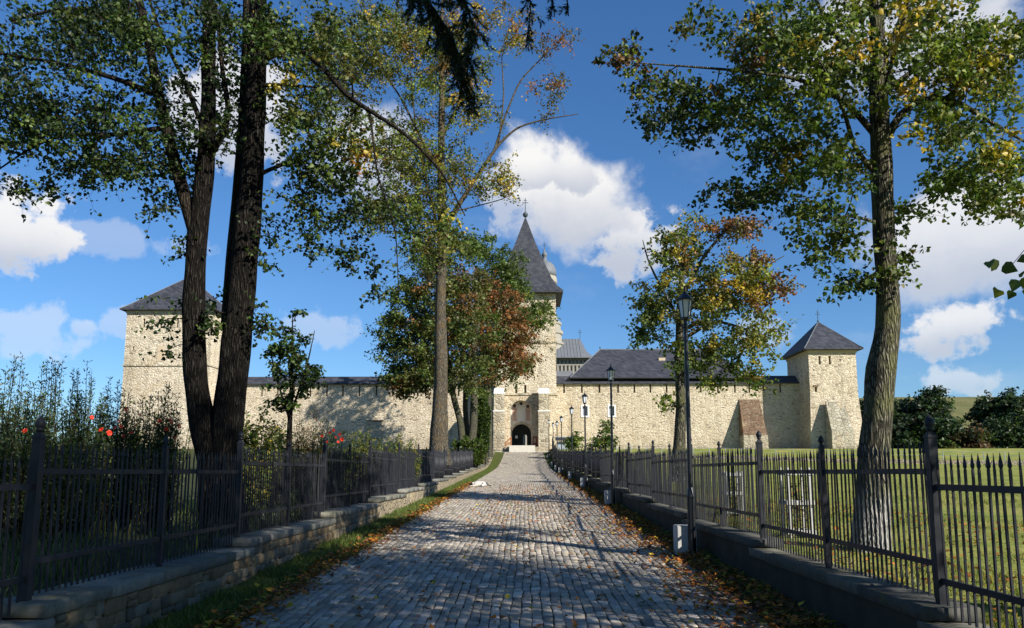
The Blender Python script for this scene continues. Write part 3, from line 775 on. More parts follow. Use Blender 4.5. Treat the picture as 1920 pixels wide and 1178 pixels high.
for (p0, p1) in ((926, 945), (1010.5, 1030)):      # piers beside the portal
    a, b = PX(p0, YG - 2.2), PX(p1, YG - 2.2); zc = PZ(772, YG - 2.2)
    m = MB(); m.box(a - .06, b + .06, YG - 2.26, YG - .003, ZB - 1, zc); o = m.build('pier', 'ashlar', GT)
    m = MB(); m.box(a - .12, b + .12, YG - 2.34, YG - .003, zc + .003, zc + .16); m.build('pier_ledge', 'lime_white', o)
    m = MB(); m.box(a, b, YG - 2.2, YG - .003, zc + .163, zled - .003); m.build('pier_upper', 'ashlar', o)
    m = MB(); m.box(a - .04, b + .04, YG - 2.25, YG - .165, zled, PZ(727, YG - 2.2), (a, b, YG - 1.2, YG - .165)); m.build('pier_cap', 'lime_white', o)
# shaft
YS = YG + .45
sx0, sx1 = PX(929, YS, 640), PX(1042.5, YS, 640); zs1 = PZ(546, YS)
sh = MB(); wall_holes(sh, sx0, sx1, zled + .283, zs1, YS, [slit(p, YS, 722, 740, .3) for p in (968, 985)] + [slit(977, YS, 690, 705, .5), slit(1000, YS, 570, 590, .7), slit(955, YS, 570, 590, .7)]); shell(sh, sx0, sx1, YS, YS + 8.3, zled + .283, zs1)
sh.build('shaft', 'tower_stone', GT)
s = MB(); z = PZ(643, YS); s.box(sx0 - .14, sx1 + .14, YS - .14, YS + 8.3, z, z + .22); s.build('string_course', 'ashlar', GT)
ov = 1.05; za = PZ(408, YS + 4.1); H = za - zs1
r = sq_roof(sx0 - ov, sx1 + ov, YS - ov, YS + 8.3 + ov, [(1, zs1 - .1), (.86, zs1 + H * .055), (.70, zs1 + H * .17), (.30, zs1 + H * .62), (.012, za)], .3); ro = r.build('spire_roof', 'slate', GT)
c = MB(); X_, Y_ = (sx0 + sx1) / 2, YS + 4.15; c.lathe(X_, Y_, [(.08, za - .2), (.12, za + .05), (.34, za + .2), (.42, za + .45), (.34, za + .7), (.10, za + .85), (.05, za + 1.2)], 12); cross(c, X_, Y_, za + .8, 2.3); c.build('cross', 'cross_metal', ro)
# ramp to the gate
rp = MB(); x0, x1 = PX(955, 107), PX(1003, 107)
rp.box(x0, x1, 105.4, YG + 2.6, 3.6, zfl - .01, (x0, x1, 106.2, YG + 2.6)); rp.build('ramp', 'concrete', GT)
for (a, b) in ((gx0 + 1.6, x0 - .003), (x1 + .003, gx1 - 2.2)):
    yl = MB(); yl.box(a, b, 107.5, YG - .003, 3.6, zfl - .15); yl.build('ramp_side', 'buttress_stone', GT)
# wooden barriers beside the portal
for (p0, p1, mt, lb) in ((947, 958, 'rust_wood', 'rust-brown wooden barrier left of the portal'), (999, 1006, 'red_paint', 'red wooden barrier right of the portal')):
    yb = 109.2; x0, x1 = PX(p0, yb), PX(p1, yb); o = empty('wooden_barrier', ((x0 + x1) / 2, yb, zfl)); tag(o, lb, 'barrier')
    m = MB(); m.tube([(x0, yb, zfl - .1), (x0 + .05, yb, zfl + (.55 if p0 < 970 else 1.4))], .07, 6); m.build('post', mt, o)
    m = MB(); m.tube([(x1, yb, zfl - .1), (x1, yb, zfl + 1.35)], .08, 6); m.build('post', mt, o)
    m = MB(); m.tube([(x0, yb - .06, zfl + (.35 if p0 < 970 else 1.2)), (x1, yb - .06, zfl + 1.2)], .07, 6); m.build('rail', mt, o)
    m = MB(); m.tube([(x0, yb - .06, zfl + .1), (x1, yb - .06, zfl + .55)], .06, 6); m.build('rail', mt, o)
# far side of the courtyard, seen through the wicket
cw = MB(); cw.box(-12, 12, 156, 157, 4.5, 9.5); tag(cw.build('courtyard_wall', 'tower_stone'), 'pale courtyard wall glimpsed through the open wicket', 'wall')

# residence behind the right wall --------------------------------------------
yr0 = YW + 2.3
bx0, bx1 = PX(1068, yr0), PX(1396, yr0); ze = PZ(712, yr0); zr = PZ(656, yr0 + 6)
RB = empty('residence', ((bx0 + bx1) / 2, yr0, ZB)); tag(RB, 'long building with big dark hipped slate roof behind the right wall', 'building')
m = MB(); m.box(bx0 + .5, bx1 - .5, yr0, yr0 + 12, ZB, ze); m.build('wall', 'castle_stone', RB)
rx0_, rx1_ = PX(1125, yr0 + 6, 656), PX(1335, yr0 + 6, 656); m = MB()
A_, B_, C_, D_ = (bx0, YW - .5, ze), (bx1, YW - .5, ze), (bx1, yr0 + 13, ze), (bx0, yr0 + 13, ze); E_, F_ = (rx0_, yr0 + 6, zr), (rx1_, yr0 + 6, zr)
m.quad(A_, B_, F_, E_); m.tri(B_, C_, F_); m.quad(C_, D_, E_, F_); m.tri(D_, A_, E_); m.quad(A_, (A_[0], A_[1], A_[2] - .2), (B_[0], B_[1], B_[2] - .2), B_); m.quad((A_[0], A_[1], A_[2] - .2), (A_[0], YW + 2, A_[2] - .2), (B_[0], YW + 2, B_[2] - .2), (B_[0], B_[1], B_[2] - .2))
rf = m.build('roof', 'slate', RB)
m = MB(); m.tube([A_, E_, F_, B_], .09, 6); m.build('ridge_cap', 'lead_roof', rf); m = MB(); m.tube([(bx0, YW - .58, ze - .1), (bx1, YW - .58, ze - .16)], .08, 6); m.build('gutter', 'dark_metal', rf)
m = MB(); x = PX(1240, yr0 + 3, 680); zc = PZ(686, yr0 + 3); m.box(x - .5, x + .5, yr0 + 2.3, yr0 + 3.5, zc, zc + 1.1); m.build('chimney', 'plaster_cream', rf)
m = MB(); m.tube([(rx0_, yr0 + 6, zr - .1), (rx0_, yr0 + 6, zr + .45)], .08, 6); m.build('ridge_finial', 'dark_metal', rf)
x0, x1 = PX(1043, yr0), PX(1072, yr0); LB = empty('porch_roof', ((x0 + x1) / 2, yr0, ZB)); tag(LB, 'small grey lean-to between gate tower and residence roof', 'roof')
m = MB(); m.box(x0 - .5, x1, yr0, yr0 + 8, ZB, PZ(714, yr0)); m.build('wall', 'castle_stone', LB)
m = MB(); m.quad((x0 - .5, yr0 - .4, PZ(714, yr0)), (x1 + .4, yr0 - .4, PZ(714, yr0)), (x1 + .4, yr0 + 3, PZ(696, yr0 + 3)), (x0 - .5, yr0 + 3, PZ(696, yr0 + 3))); m.build('roof_slope', 'lead_roof', LB)

# church ---------------------------------------------------------------------
YC = 148.0
CH = empty('church', (PX(1000, YC), YC, ZB)); tag(CH, 'grey stone church with seamed metal roof and domed lantern tower behind the gate', 'church')
cx0, cx1 = PX(985, YC), PX(1102, YC); zc0, zc1 = ZB, PZ(672, YC)
holes = []
for row, (pa_, pb_) in enumerate(((698, 686), (683, 676))):
    for k in range(14):
        x = cx0 + 3.0 + k * .74 + (.37 if row else 0); holes.append((x - .2, x + .2, PZ(pa_, YC), PZ(pb_, YC)))
m = MB(); wall_holes(m, cx0, cx1, zc0, zc1, YC, holes, .3); shell(m, cx0, cx1, YC, YC + 11, zc0, zc1); m.build('wall', 'church_stone', CH)
for h in holes:      # round heads of the blind arcade
    mm = MB(); n = 6; xc = (h[0] + h[1]) / 2
    for k in range(n):
        a0, a1 = math.pi * k / n, math.pi * (k + 1) / n
        mm.quad((xc + .2 * math.cos(a0), YC - .05, h[3] + .2 * math.sin(a0)), (xc + .3 * math.cos(a0), YC - .05, h[3] + .3 * math.sin(a0)), (xc + .3 * math.cos(a1), YC - .05, h[3] + .3 * math.sin(a1)), (xc + .2 * math.cos(a1), YC - .05, h[3] + .2 * math.sin(a1)))
    mm.build('arch_head', 'church_stone', CH)
ze, zr = PZ(670, YC - 1), PZ(636, YC + 5.5); zk = ze + (zr - ze) * .3
m = MB(); e0, e1 = cx0 - 1, PX(1114, YC - 1); k1 = PX(1102, YC); t1 = PX(1089.5, YC + 5.5)
m.quad((e0, YC - 1.2, ze), (e1, YC - 1.2, ze), (k1, YC + .6, zk), (e0, YC + .6, zk)); m.quad((e0, YC + .6, zk), (k1, YC + .6, zk), (t1, YC + 5.5, zr), (e0, YC + 5.5, zr))
m.quad((e1, YC - 1.2, ze), (e1, YC + 12, ze), (k1, YC + 10.4, zk), (k1, YC + .6, zk)); m.tri((k1, YC + .6, zk), (k1, YC + 10.4, zk), (t1, YC + 5.5, zr)); m.quad((e0, YC - 1.2, ze - .15), (e1, YC - 1.2, ze - .15), (e1, YC - 1.2, ze), (e0, YC - 1.2, ze)); m.quad((e0, YC - 1.2, ze - .15), (e0, YC + 2, ze - .15), (e1, YC + 2, ze - .15), (e1, YC - 1.2, ze - .15))
rf = m.build('roof', 'lead_roof', CH)
for k in range(18):
    x = e0 + 1.8 + k * .62; m = MB()
    if x < t1 - .2: m.tube([(x, YC - 1.2, ze + .04), (x, YC + .6, zk + .04), (x, YC + 5.5, zr + .04)], .04, 4); m.build('seam', 'lead_roof', rf)
c = MB(); cross(c, t1, YC + 5.5, zr - .05, 2.0); c.build('cross', 'cross_metal', rf)
YD = 152.0; dx = PX(1021, YD, 500); k = YD / FPX
mets = [(34, 690), (34, 650), (36.5, 648), (36.5, 644), (32, 642), (32, 630), (34.5, 628), (34.5, 622), (30, 620), (30, 612), (32, 610), (32, 606), (24, 600), (21, 590), (21, 535), (24, 531), (24, 526), (22.5, 520)]
m = MB(); m.lathe(dx, YD, [(a * k, PZ(b, YD)) for a, b in mets], 12); m.build('drum', 'church_stone', CH)
m = MB(); m.lathe(dx, YD, [(a * k, PZ(b, YD)) for a, b in ((22.5, 520), (22.6, 512), (21.5, 505), (18, 498), (12, 493), (6.5, 491), (4.2, 487), (4.2, 481), (5.5, 480), (5, 476), (2, 473), (1.2, 467))], 16); dm = m.build('dome', 'lead_roof', CH, smooth=True)
c = MB(); cross(c, dx, YD, PZ(473, YD), 2.0); c.build('cross', 'cross_metal', dm)

# pipe railing and low boundary wall across the meadow -------------------------
def bline(t): return np.array((PX(1128, 98) * (1 - t) + PX(2000, 80) * t, 98 * (1 - t) + 80 * t))
BWL = empty('boundary_wall', (*bline(.5), float(land(*bline(.5))))); tag(BWL, 'low pale stone wall across the far side of the meadow', 'wall')
RLG = empty('pipe_railing', (*bline(.5), float(land(*bline(.5))))); tag(RLG, 'thin grey pipe railing on the low meadow wall', 'railing')
n = 26; tops = []
for i in range(n):
    a, b = bline(i / n), bline((i + 1) / n); za_, zb_ = float(land(*a)), float(land(*b)); m = MB()
    t_ = .18; d_ = (b - a) / np.linalg.norm(b - a); nn = np.array((-d_[1], d_[0])) * t_; b2 = b - d_ * .03
    q = [(a - nn), (b2 - nn), (b2 + nn), (a + nn)]; hz = .42 + .03 * (i % 2); i0 = 0
    m.v += [(*q[0], za_ - .4), (*q[1], zb_ - .4), (*q[2], zb_ - .4), (*q[3], za_ - .4), (*q[0], za_ + hz), (*q[1], za_ + hz), (*q[2], za_ + hz), (*q[3], za_ + hz)]
    m.f += [(4, 5, 6, 7), (0, 1, 5, 4), (1, 2, 6, 5), (2, 3, 7, 6), (3, 0, 4, 7)]; m.build('wall_segment', 'castle_stone', BWL)
    zt = max(za_, zb_) + .40; m = MB(); m.tube([(*a, zt), (*a, za_ + 1.35)], .035, 6); m.build('post', 'grey_metal', RLG)
    for h in (.9, 1.33):
        m = MB(); m.tube([(*a, za_ + h), (*b, zb_ + h)], .022, 5); m.build('rail', 'grey_metal', RLG)

# ------------------------------------------------------------------ street lamps
def lamp_meshes():
    b = MB(); b.box(-.26, .10, .06, .42, -.25, .50); b.box(-.25, .09, .07, .41, .503, .515)
    p = MB(); p.lathe(0, 0, [(.085, -.25), (.085, .02), (.072, .05), (.072, 1.02), (.078, 1.05), (.07, 1.10), (.046, 1.22), (.042, 2.6), (.038, 4.20), (.05, 4.22), (.05, 4.26), (.034, 4.28), (.03, 4.36)], 12)
    fr = MB(); h0, h1 = 4.40, 4.74; r0, r1 = .085, .135
    fr.lathe(0, 0, [(.03, 4.34), (.09, 4.37), (.095, 4.40), (.07, 4.41)], 6)
    for k in range(6):
        a = math.pi / 3 * k; fr.tube([(r0 * math.cos(a), r0 * math.sin(a), h0), (r1 * math.cos(a), r1 * math.sin(a), h1)], .011, 4)
    cp = MB(); cp.lathe(0, 0, [(.175, 4.735), (.18, 4.75), (.13, 4.80), (.085, 4.84), (.06, 4.86), (.03, 4.90), (.012, 4.92), (.022, 4.95), (.004, 5.02)], 6)
    pn = MB()
    for k in range(1):
        a, c = 0.0, math.pi / 3; i = .95
        pn.quad((r0 * i * math.cos(a), r0 * i * math.sin(a), h0 + .01), (r0 * i * math.cos(c), r0 * i * math.sin(c), h0 + .01), (r1 * i * math.cos(c), r1 * i * math.sin(c), h1 - .005), (r1 * i * math.cos(a), r1 * i * math.sin(a), h1 - .005))
    return [('base_block', b.mesh('base_block', 'white_paint')), ('pole', p.mesh('pole', 'lamp_paint', False)), ('lantern_frame', fr.mesh('lantern_frame', 'lamp_paint')), ('lantern_cap', cp.mesh('lantern_cap', 'lamp_paint')), ('pane', pn.mesh('pane', 'opal_glass'))]
LM = lamp_meshes()
lamps = [(1291, 14.5, 'nearest black street lamp with six-sided lantern on a white block'), (1147, 27.5, 'second black street lamp along the right fence'), (1097, 40.5, 'third black street lamp along the right fence'),
         (1072, 52.5, 'fourth black street lamp along the right fence'), (1052.6, 66.5, 'fifth black street lamp along the right fence'), (1044.3, 77, 'sixth black street lamp along the right fence'), (1037, 87.5, 'seventh black street lamp along the right fence'), (1029, 99, 'farthest black street lamp beside the gate tower')]
for (px, y, lb) in lamps:
    x = min(PX(px, y), 3.2); root = empty('street_lamp', (x, y, float(prof(y)) + .02)); tag(root, lb, 'street lamp', 'street lamps along the right fence')
    for nm, me in LM:
        if nm == 'pane':
            lf = None
            for k in range(6):
                o = link('pane', me, root, (0, 0, 0)); o.rotation_euler = (0, 0, math.pi / 3 * k)
        else: link(nm, me, root, (0, 0, 0))

# ------------------------------------------------------------------ plants
PAL = dict(green=(.055, .095, .018), mid=(.085, .125, .022), lime=(.17, .21, .03), yellow=(.42, .30, .035), olive=(.095, .098, .026), rust=(.24, .095, .03), brown=(.13, .065, .03), dark=(.020, .034, .012), orange=(.42, .15, .025), bluegreen=(.035, .07, .03), grey=(.12, .14, .075))
def pick(pal, n):
    names = list(pal); wts = np.array([pal[k] for k in names], float); wts /= wts.sum()
    c = np.array([PAL[k] for k in names])[rng.choice(len(names), n, p=wts)]
    return c * rng.uniform(.7, 1.3, (n, 1)) * rng.uniform(.9, 1.1, (n, 3))
HEART = np.array([(0, 0), (.12, -.36), (.45, -.46), (1, 0), (.45, .46), (.12, .36)]); DIAM = np.array([(0, 0), (.5, -.36), (1, 0), (.5, .36)]); SLIM = np.array([(0, 0), (.4, -.17), (1, 0), (.4, .17)])
def leaf_arrays(pos, size, shape, droop=.5, flat=.3, axis=None):
    n = len(pos); a = rng.normal(size=(n, 3)); a[:, 2] = a[:, 2] * .5 - droop
    if axis is not None: a = a * .5 + axis
    a /= np.linalg.norm(a, axis=1, keepdims=True)
    u = rng.normal(size=(n, 3)); u[:, 2] += flat * 3
    b = np.cross(u, a); b /= np.linalg.norm(b, axis=1, keepdims=True) + 1e-9
    c = np.cross(a, b); k = len(shape)
    V = pos[:, None] + size[:, None, None] * (a[:, None] * shape[None, :, :1] + b[:, None] * shape[None, :, 1:2] + c[:, None] * (np.abs(shape[None, :, 1:2]) * .45 - .18 * shape[None, :, :1] ** 2))
    base = np.array([(0, 1, 2, 3), (0, 3, 4, 5)]) if k == 6 else np.array([(0, 1, 2, 3)])
    return V.reshape(-1, 3), (np.arange(n)[:, None, None] * k + base[None]).reshape(-1, 4), k
def tube_np(chains, n=6):
    Vs, Fs, off = [], [], 0
    ang = 2 * np.pi * np.arange(n) / n; ca, sa = np.cos(ang)[None, :, None], np.sin(ang)[None, :, None]
    for pts, rad in chains:
        m = len(pts); t = np.empty_like(pts); t[1:-1] = pts[2:] - pts[:-2]; t[0] = pts[1] - pts[0]; t[-1] = pts[-1] - pts[-2]
        t /= np.linalg.norm(t, axis=1, keepdims=True) + 1e-9
        ref = np.array((.93, .31, .19)) if abs(t[:, 2]).mean() > .7 else np.array((.1, .2, .97))
        u = np.cross(t, ref); u /= np.linalg.norm(u, axis=1, keepdims=True) + 1e-9; v = np.cross(t, u)
        Vs.append((pts[:, None] + rad[:, None, None] * (u[:, None] * ca + v[:, None] * sa)).reshape(-1, 3))
        i = (np.arange(m - 1)[:, None] * n + np.arange(n)[None]).ravel(); j = (np.arange(m - 1)[:, None] * n + (np.arange(n)[None] + 1) % n).ravel()
        Fs.append(np.stack([i, j, j + n, i + n], 1) + off); off += m * n
    return np.concatenate(Vs), np.concatenate(Fs)
def resample(pts, rad, step):
    pts = np.array(pts, float); d = np.concatenate([[0], np.cumsum(np.linalg.norm(np.diff(pts, axis=0), axis=1))])
    m = max(3, int(d[-1] / step) + 1); s = np.linspace(0, d[-1], m)
    # smooth (Catmull-like) by interpolating then averaging
    q = np.stack([np.interp(s, d, pts[:, k]) for k in range(3)], 1); r = np.interp(s, d, np.array(rad, float))
    for _ in range(2): q[1:-1] = .25 * q[:-2] + .5 * q[1:-1] + .25 * q[2:]
    return q, r
def make_tree(name, label, cat, y, limbs, blobs, pal, leaf=.1, per=55, spread=.45, shape=HEART, barkm='bark_dark', trunk_limbs=1, ntw=6, droop=.5, twig_r=.004, group=None, jit=.1, reach=1.0, leafm='leaf', sides=8, bumps=.0):
    """limbs: [(pixels [(px,py[,dy])..], radii m)], the first ones are the trunk; blobs: (px,py,rx,ry,dy,n[,palette])"""
    W = lambda p: P(p[0], p[1], y + (p[2] if len(p) > 2 else 0))
    ch = []
    for pts, rad in limbs:
        w3 = np.array([W(p) for p in pts]); q, r = resample(w3, np.interp(np.linspace(0, 1, len(w3)), np.linspace(0, 1, len(rad)), rad), .22 * max(1, y / 25))
        ch.append((q, r))
    base = ch[0][0][0].copy(); root = empty(name, base); tag(root, label, cat, group)
    # trunk with uneven girth and root flare
    def knobby(q, r, seed, flare):
        n = sides + 6; V, F = tube_np([(q, r)], n); m = len(q); V = V.reshape(m, n, 3); c = q[:, None]
        a = np.arange(n)[None] * 2 * np.pi / n; h = np.arange(m)[:, None]
        k = 1 + bumps * (np.sin(a * 2 + seed + h * .37) * np.sin(h * .9 + seed * 2) + .6 * np.sin(a * 3 + h * .8 + seed) * np.sin(h * .45 + seed))
        if flare:
            z = q[:, 2] - q[0, 2]; k = k * (1 + .36 * np.exp(-z / (.45 * max(1, y / 30)))[:, None] * (1 + .5 * np.sin(a * 5 + seed) + .2 * np.sin(a * 3 + 2)))
        return (c + (V - c) * k[..., None]).reshape(-1, 3), F
    Vs, Fs, off = [], [], 0
    for i in range(trunk_limbs):
        V, F = knobby(ch[i][0], ch[i][1], i * 1.7 + y, True); Vs.append(V); Fs.append(F + off); off += len(V)
    link('trunk', np_mesh('trunk', np.concatenate(Vs), [np.concatenate(Fs)], barkm, smooth=True), root)
    # clusters
    C, PALS = [], []
    for b in blobs:
        px, py, rx, ry, dy, n = b[:6]; pl = b[6] if len(b) > 6 else pal
        g = rng.normal(size=(n, 3)); g /= np.linalg.norm(g, axis=1, keepdims=True); g *= rng.uniform(0, 1, (n, 1)) ** .42
        for q in g: C.append(P(px + q[0] * rx, py + q[1] * ry, max(1.0, y + q[2] * dy))); PALS.append(pl)
    C = np.array(C)
    nodes = np.concatenate([c[0] for c in ch]); nr = np.concatenate([c[1] for c in ch])
    ok = nodes[:, 2] > base[2] + 1.2; nodes, nr = nodes[ok], nr[ok]
    d0 = np.min(np.linalg.norm(C[:, None] - nodes[None, ::2], axis=2), axis=1); order = np.argsort(d0)
    br = []; sc = max(1.0, y / 25)
    for k in order:
        c = C[k]; d = np.linalg.norm(nodes - c, axis=1); cost = d + .35 * np.maximum(0, nodes[:, 2] - c[2]) + .15 * (nr < .012)
        j = int(np.argmin(cost)); p0 = nodes[j]; L = d[j]
        m = max(3, int(L / (.25 * sc)) + 2); t = np.linspace(0, 1, m)[:, None]
        mid = (p0 + c) / 2 + rng.normal(0, .12 * L, 3) + np.array((0, 0, .12 * L))
        q = (1 - t) ** 2 * p0 + 2 * t * (1 - t) * mid + t ** 2 * c
        q[1:-1] += rng.normal(0, .025 * sc * min(1, L), (m - 2, 3))
        r0 = min(nr[j] * .7, .008 * sc ** .5 + .011 * L); r = np.linspace(r0, .005 * sc ** .7, m)
        br.append((q, r)); nodes = np.concatenate([nodes, q[1:]]); nr = np.concatenate([nr, r[1:]])
    allb = ch[trunk_limbs:]
    Vs, Fs = tube_np(allb, 8) if allb else (np.zeros((0, 3)), np.zeros((0, 4), int))
    V2, F2 = tube_np(br, 5 if y < 30 else 4)
    # twigs: straight three-sided slips around every cluster
    n = len(C); T0 = np.repeat(C, ntw, 0) + rng.normal(0, spread * .18, (n * ntw, 3)); dirs = rng.normal(size=(n * ntw, 3)); dirs[:, 2] = dirs[:, 2] * .55 - droop * .4; dirs /= np.linalg.norm(dirs, axis=1, keepdims=True)
    T1 = T0 + dirs * rng.uniform(.5, 1.15, (n * ntw, 1)) * spread
    st_ = np.repeat(C, ntw, 0)
    a = np.cross(dirs, (.3, .9, .2)); a /= np.linalg.norm(a, axis=1, keepdims=True); b = np.cross(dirs, a); tr = twig_r * sc ** .6
    ring = lambda p, r: np.stack([p + a * r, p + (-.5 * a + .87 * b) * r, p + (-.5 * a - .87 * b) * r], 1)
    TV = np.concatenate([ring(st_, tr), ring(T1, tr * .4)], 1).reshape(-1, 3)
    TF = (np.arange(n * ntw)[:, None, None] * 6 + np.array([(0, 1, 4, 3), (1, 2, 5, 4), (2, 0, 3, 5)])[None]).reshape(-1, 4)
    VV = np.concatenate([Vs, V2, TV]); FF = np.concatenate([Fs, F2 + len(Vs), TF + len(Vs) + len(V2)])
    link('branches', np_mesh('branches', VV, [FF], 'bark_twig' if barkm == 'bark_dark' else barkm, smooth=True), root)
    lp = max(1, per // ntw); N = n * ntw * lp
    s = rng.uniform(.15, 1.0, (n * ntw, lp, 1)); pos = (st_[:, None] * (1 - s) + T1[:, None] * s).reshape(-1, 3) + rng.normal(0, jit * spread, (N, 3))
    size = leaf * rng.uniform(.6, 1.2, N); V, F, k = leaf_arrays(pos, size, shape, droop)
    cols = np.concatenate([.3 * pick(pl, ntw * lp) + .7 * pick(pl, 1) * rng.uniform(.75, 1.25, (ntw * lp, 1)) for pl in PALS]); hue = np.repeat(rng.normal(1, .14, (n, 1)), ntw * lp, 0); cols = cols * np.clip(hue, .6, 1.4)
    o = link('crown', np_mesh('crown', V, [F], leafm, np.repeat(cols, k, 0)), root); o['kind'] = 'stuff'
    return root

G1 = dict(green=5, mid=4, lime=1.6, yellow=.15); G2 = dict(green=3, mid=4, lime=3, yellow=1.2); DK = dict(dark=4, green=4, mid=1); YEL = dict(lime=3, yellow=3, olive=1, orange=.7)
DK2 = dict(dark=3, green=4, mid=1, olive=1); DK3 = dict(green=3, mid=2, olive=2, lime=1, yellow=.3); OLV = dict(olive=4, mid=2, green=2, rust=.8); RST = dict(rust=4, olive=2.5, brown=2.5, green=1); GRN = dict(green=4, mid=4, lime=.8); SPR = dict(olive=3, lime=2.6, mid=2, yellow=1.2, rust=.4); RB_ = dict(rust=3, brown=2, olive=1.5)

# big linden right of the drive
make_tree('linden_tree', 'large green linden with whitewashed trunk foot behind the right fence', 'tree', 12.0,
    [([(1630, 1045), (1638, 850), (1650, 745), (1650, 690), (1667, 620), (1664, 540), (1656, 430), (1653, 300), (1648, 200), (1646, 100), (1640, -40), (1632, -250), (1630, -450)], [.235, .22, .22, .215, .178, .163, .165, .16, .145, .12, .10, .065, .03]),
     ([(1648, 262), (1610, 215), (1560, 170), (1480, 143, -.3), (1380, 132, -.5), (1280, 124, -.6), (1190, 118, -.6)], [.06, .05, .04, .03, .022, .015, .008]),
     ([(1655, 275), (1690, 205), (1735, 182), (1790, 186, .2), (1850, 225, .4), (1925, 268, .6)], [.075, .06, .05, .045, .035, .02]),
     ([(1650, 130), (1680, 60), (1700, 10), (1730, -150)], [.07, .05, .04, .02]), ([(1645, 150), (1610, 120), (1560, 60), (1500, -60)], [.06, .05, .04, .02]),
     ([(1645, 330), (1600, 280), (1585, 210, -.6), (1540, 120, -1.2)], [.05, .04, .03, .015]), ([(1650, 240), (1650, 200, -.4), (1680, 90, -1), (1720, -60, -1.6)], [.05, .04, .03, .02]),
     ([(1665, 170), (1740, 110), (1830, 95), (1920, 110)], [.05, .04, .03, .015]), ([(1650, 420), (1590, 400, -.3), (1520, 420, -.6)], [.03, .02, .01])],
    [(1640, 50, 240, 110, 2.6, 85, G2), (1540, 165, 150, 85, 1.8, 46, G1), (1790, 130, 150, 110, 1.8, 60, G2), (1860, 300, 85, 80, 1.2, 22, G2), (1790, 250, 80, 70, 1.4, 18, G2), (1820, 130, 60, 50, 1.2, 16, YEL), (1560, 300, 95, 75, 1.5, 26, G1),
     (1390, 365, 85, 26, .7, 13, DK), (1540, 430, 85, 80, 1.0, 22, G1), (1600, 525, 60, 30, .6, 7, DK), (1690, 420, 34, 50, .6, 6, G1), (1690, 505, 22, 35, .5, 4, G2), (1470, 330, 40, 50, .8, 6, DK),
     (1170, 110, 50, 35, .6, 7, dict(olive=3, rust=1.5, lime=1, dark=2)), (1265, 165, 95, 42, .8, 15, OLV), (1250, 228, 70, 32, .7, 11, DK), (1385, 195, 100, 50, 1.0, 20, G1), (1425, 265, 70, 45, .9, 12, DK), (1305, 42, 35, 28, .5, 4, OLV), (1400, 70, 60, 60, .8, 12, OLV), (1420, 140, 70, 30, .6, 8, OLV), (1470, 290, 30, 14, .5, 4, YEL),
     (1900, 380, 60, 50, .8, 9, G2), (1640, -250, 400, 180, 2.6, 60, G1), (1640, -480, 260, 130, 2.2, 18, G1), (1840, 345, 75, 45, 1.0, 14, G2), (1760, 330, 45, 40, .8, 8, G1), (1880, 60, 60, 60, 1.4, 14, G2), (1480, 60, 80, 60, 1.4, 18, G1)],
    G1, leaf=.08, per=54, spread=.42, barkm='bark_grey', bumps=.05, sides=10)
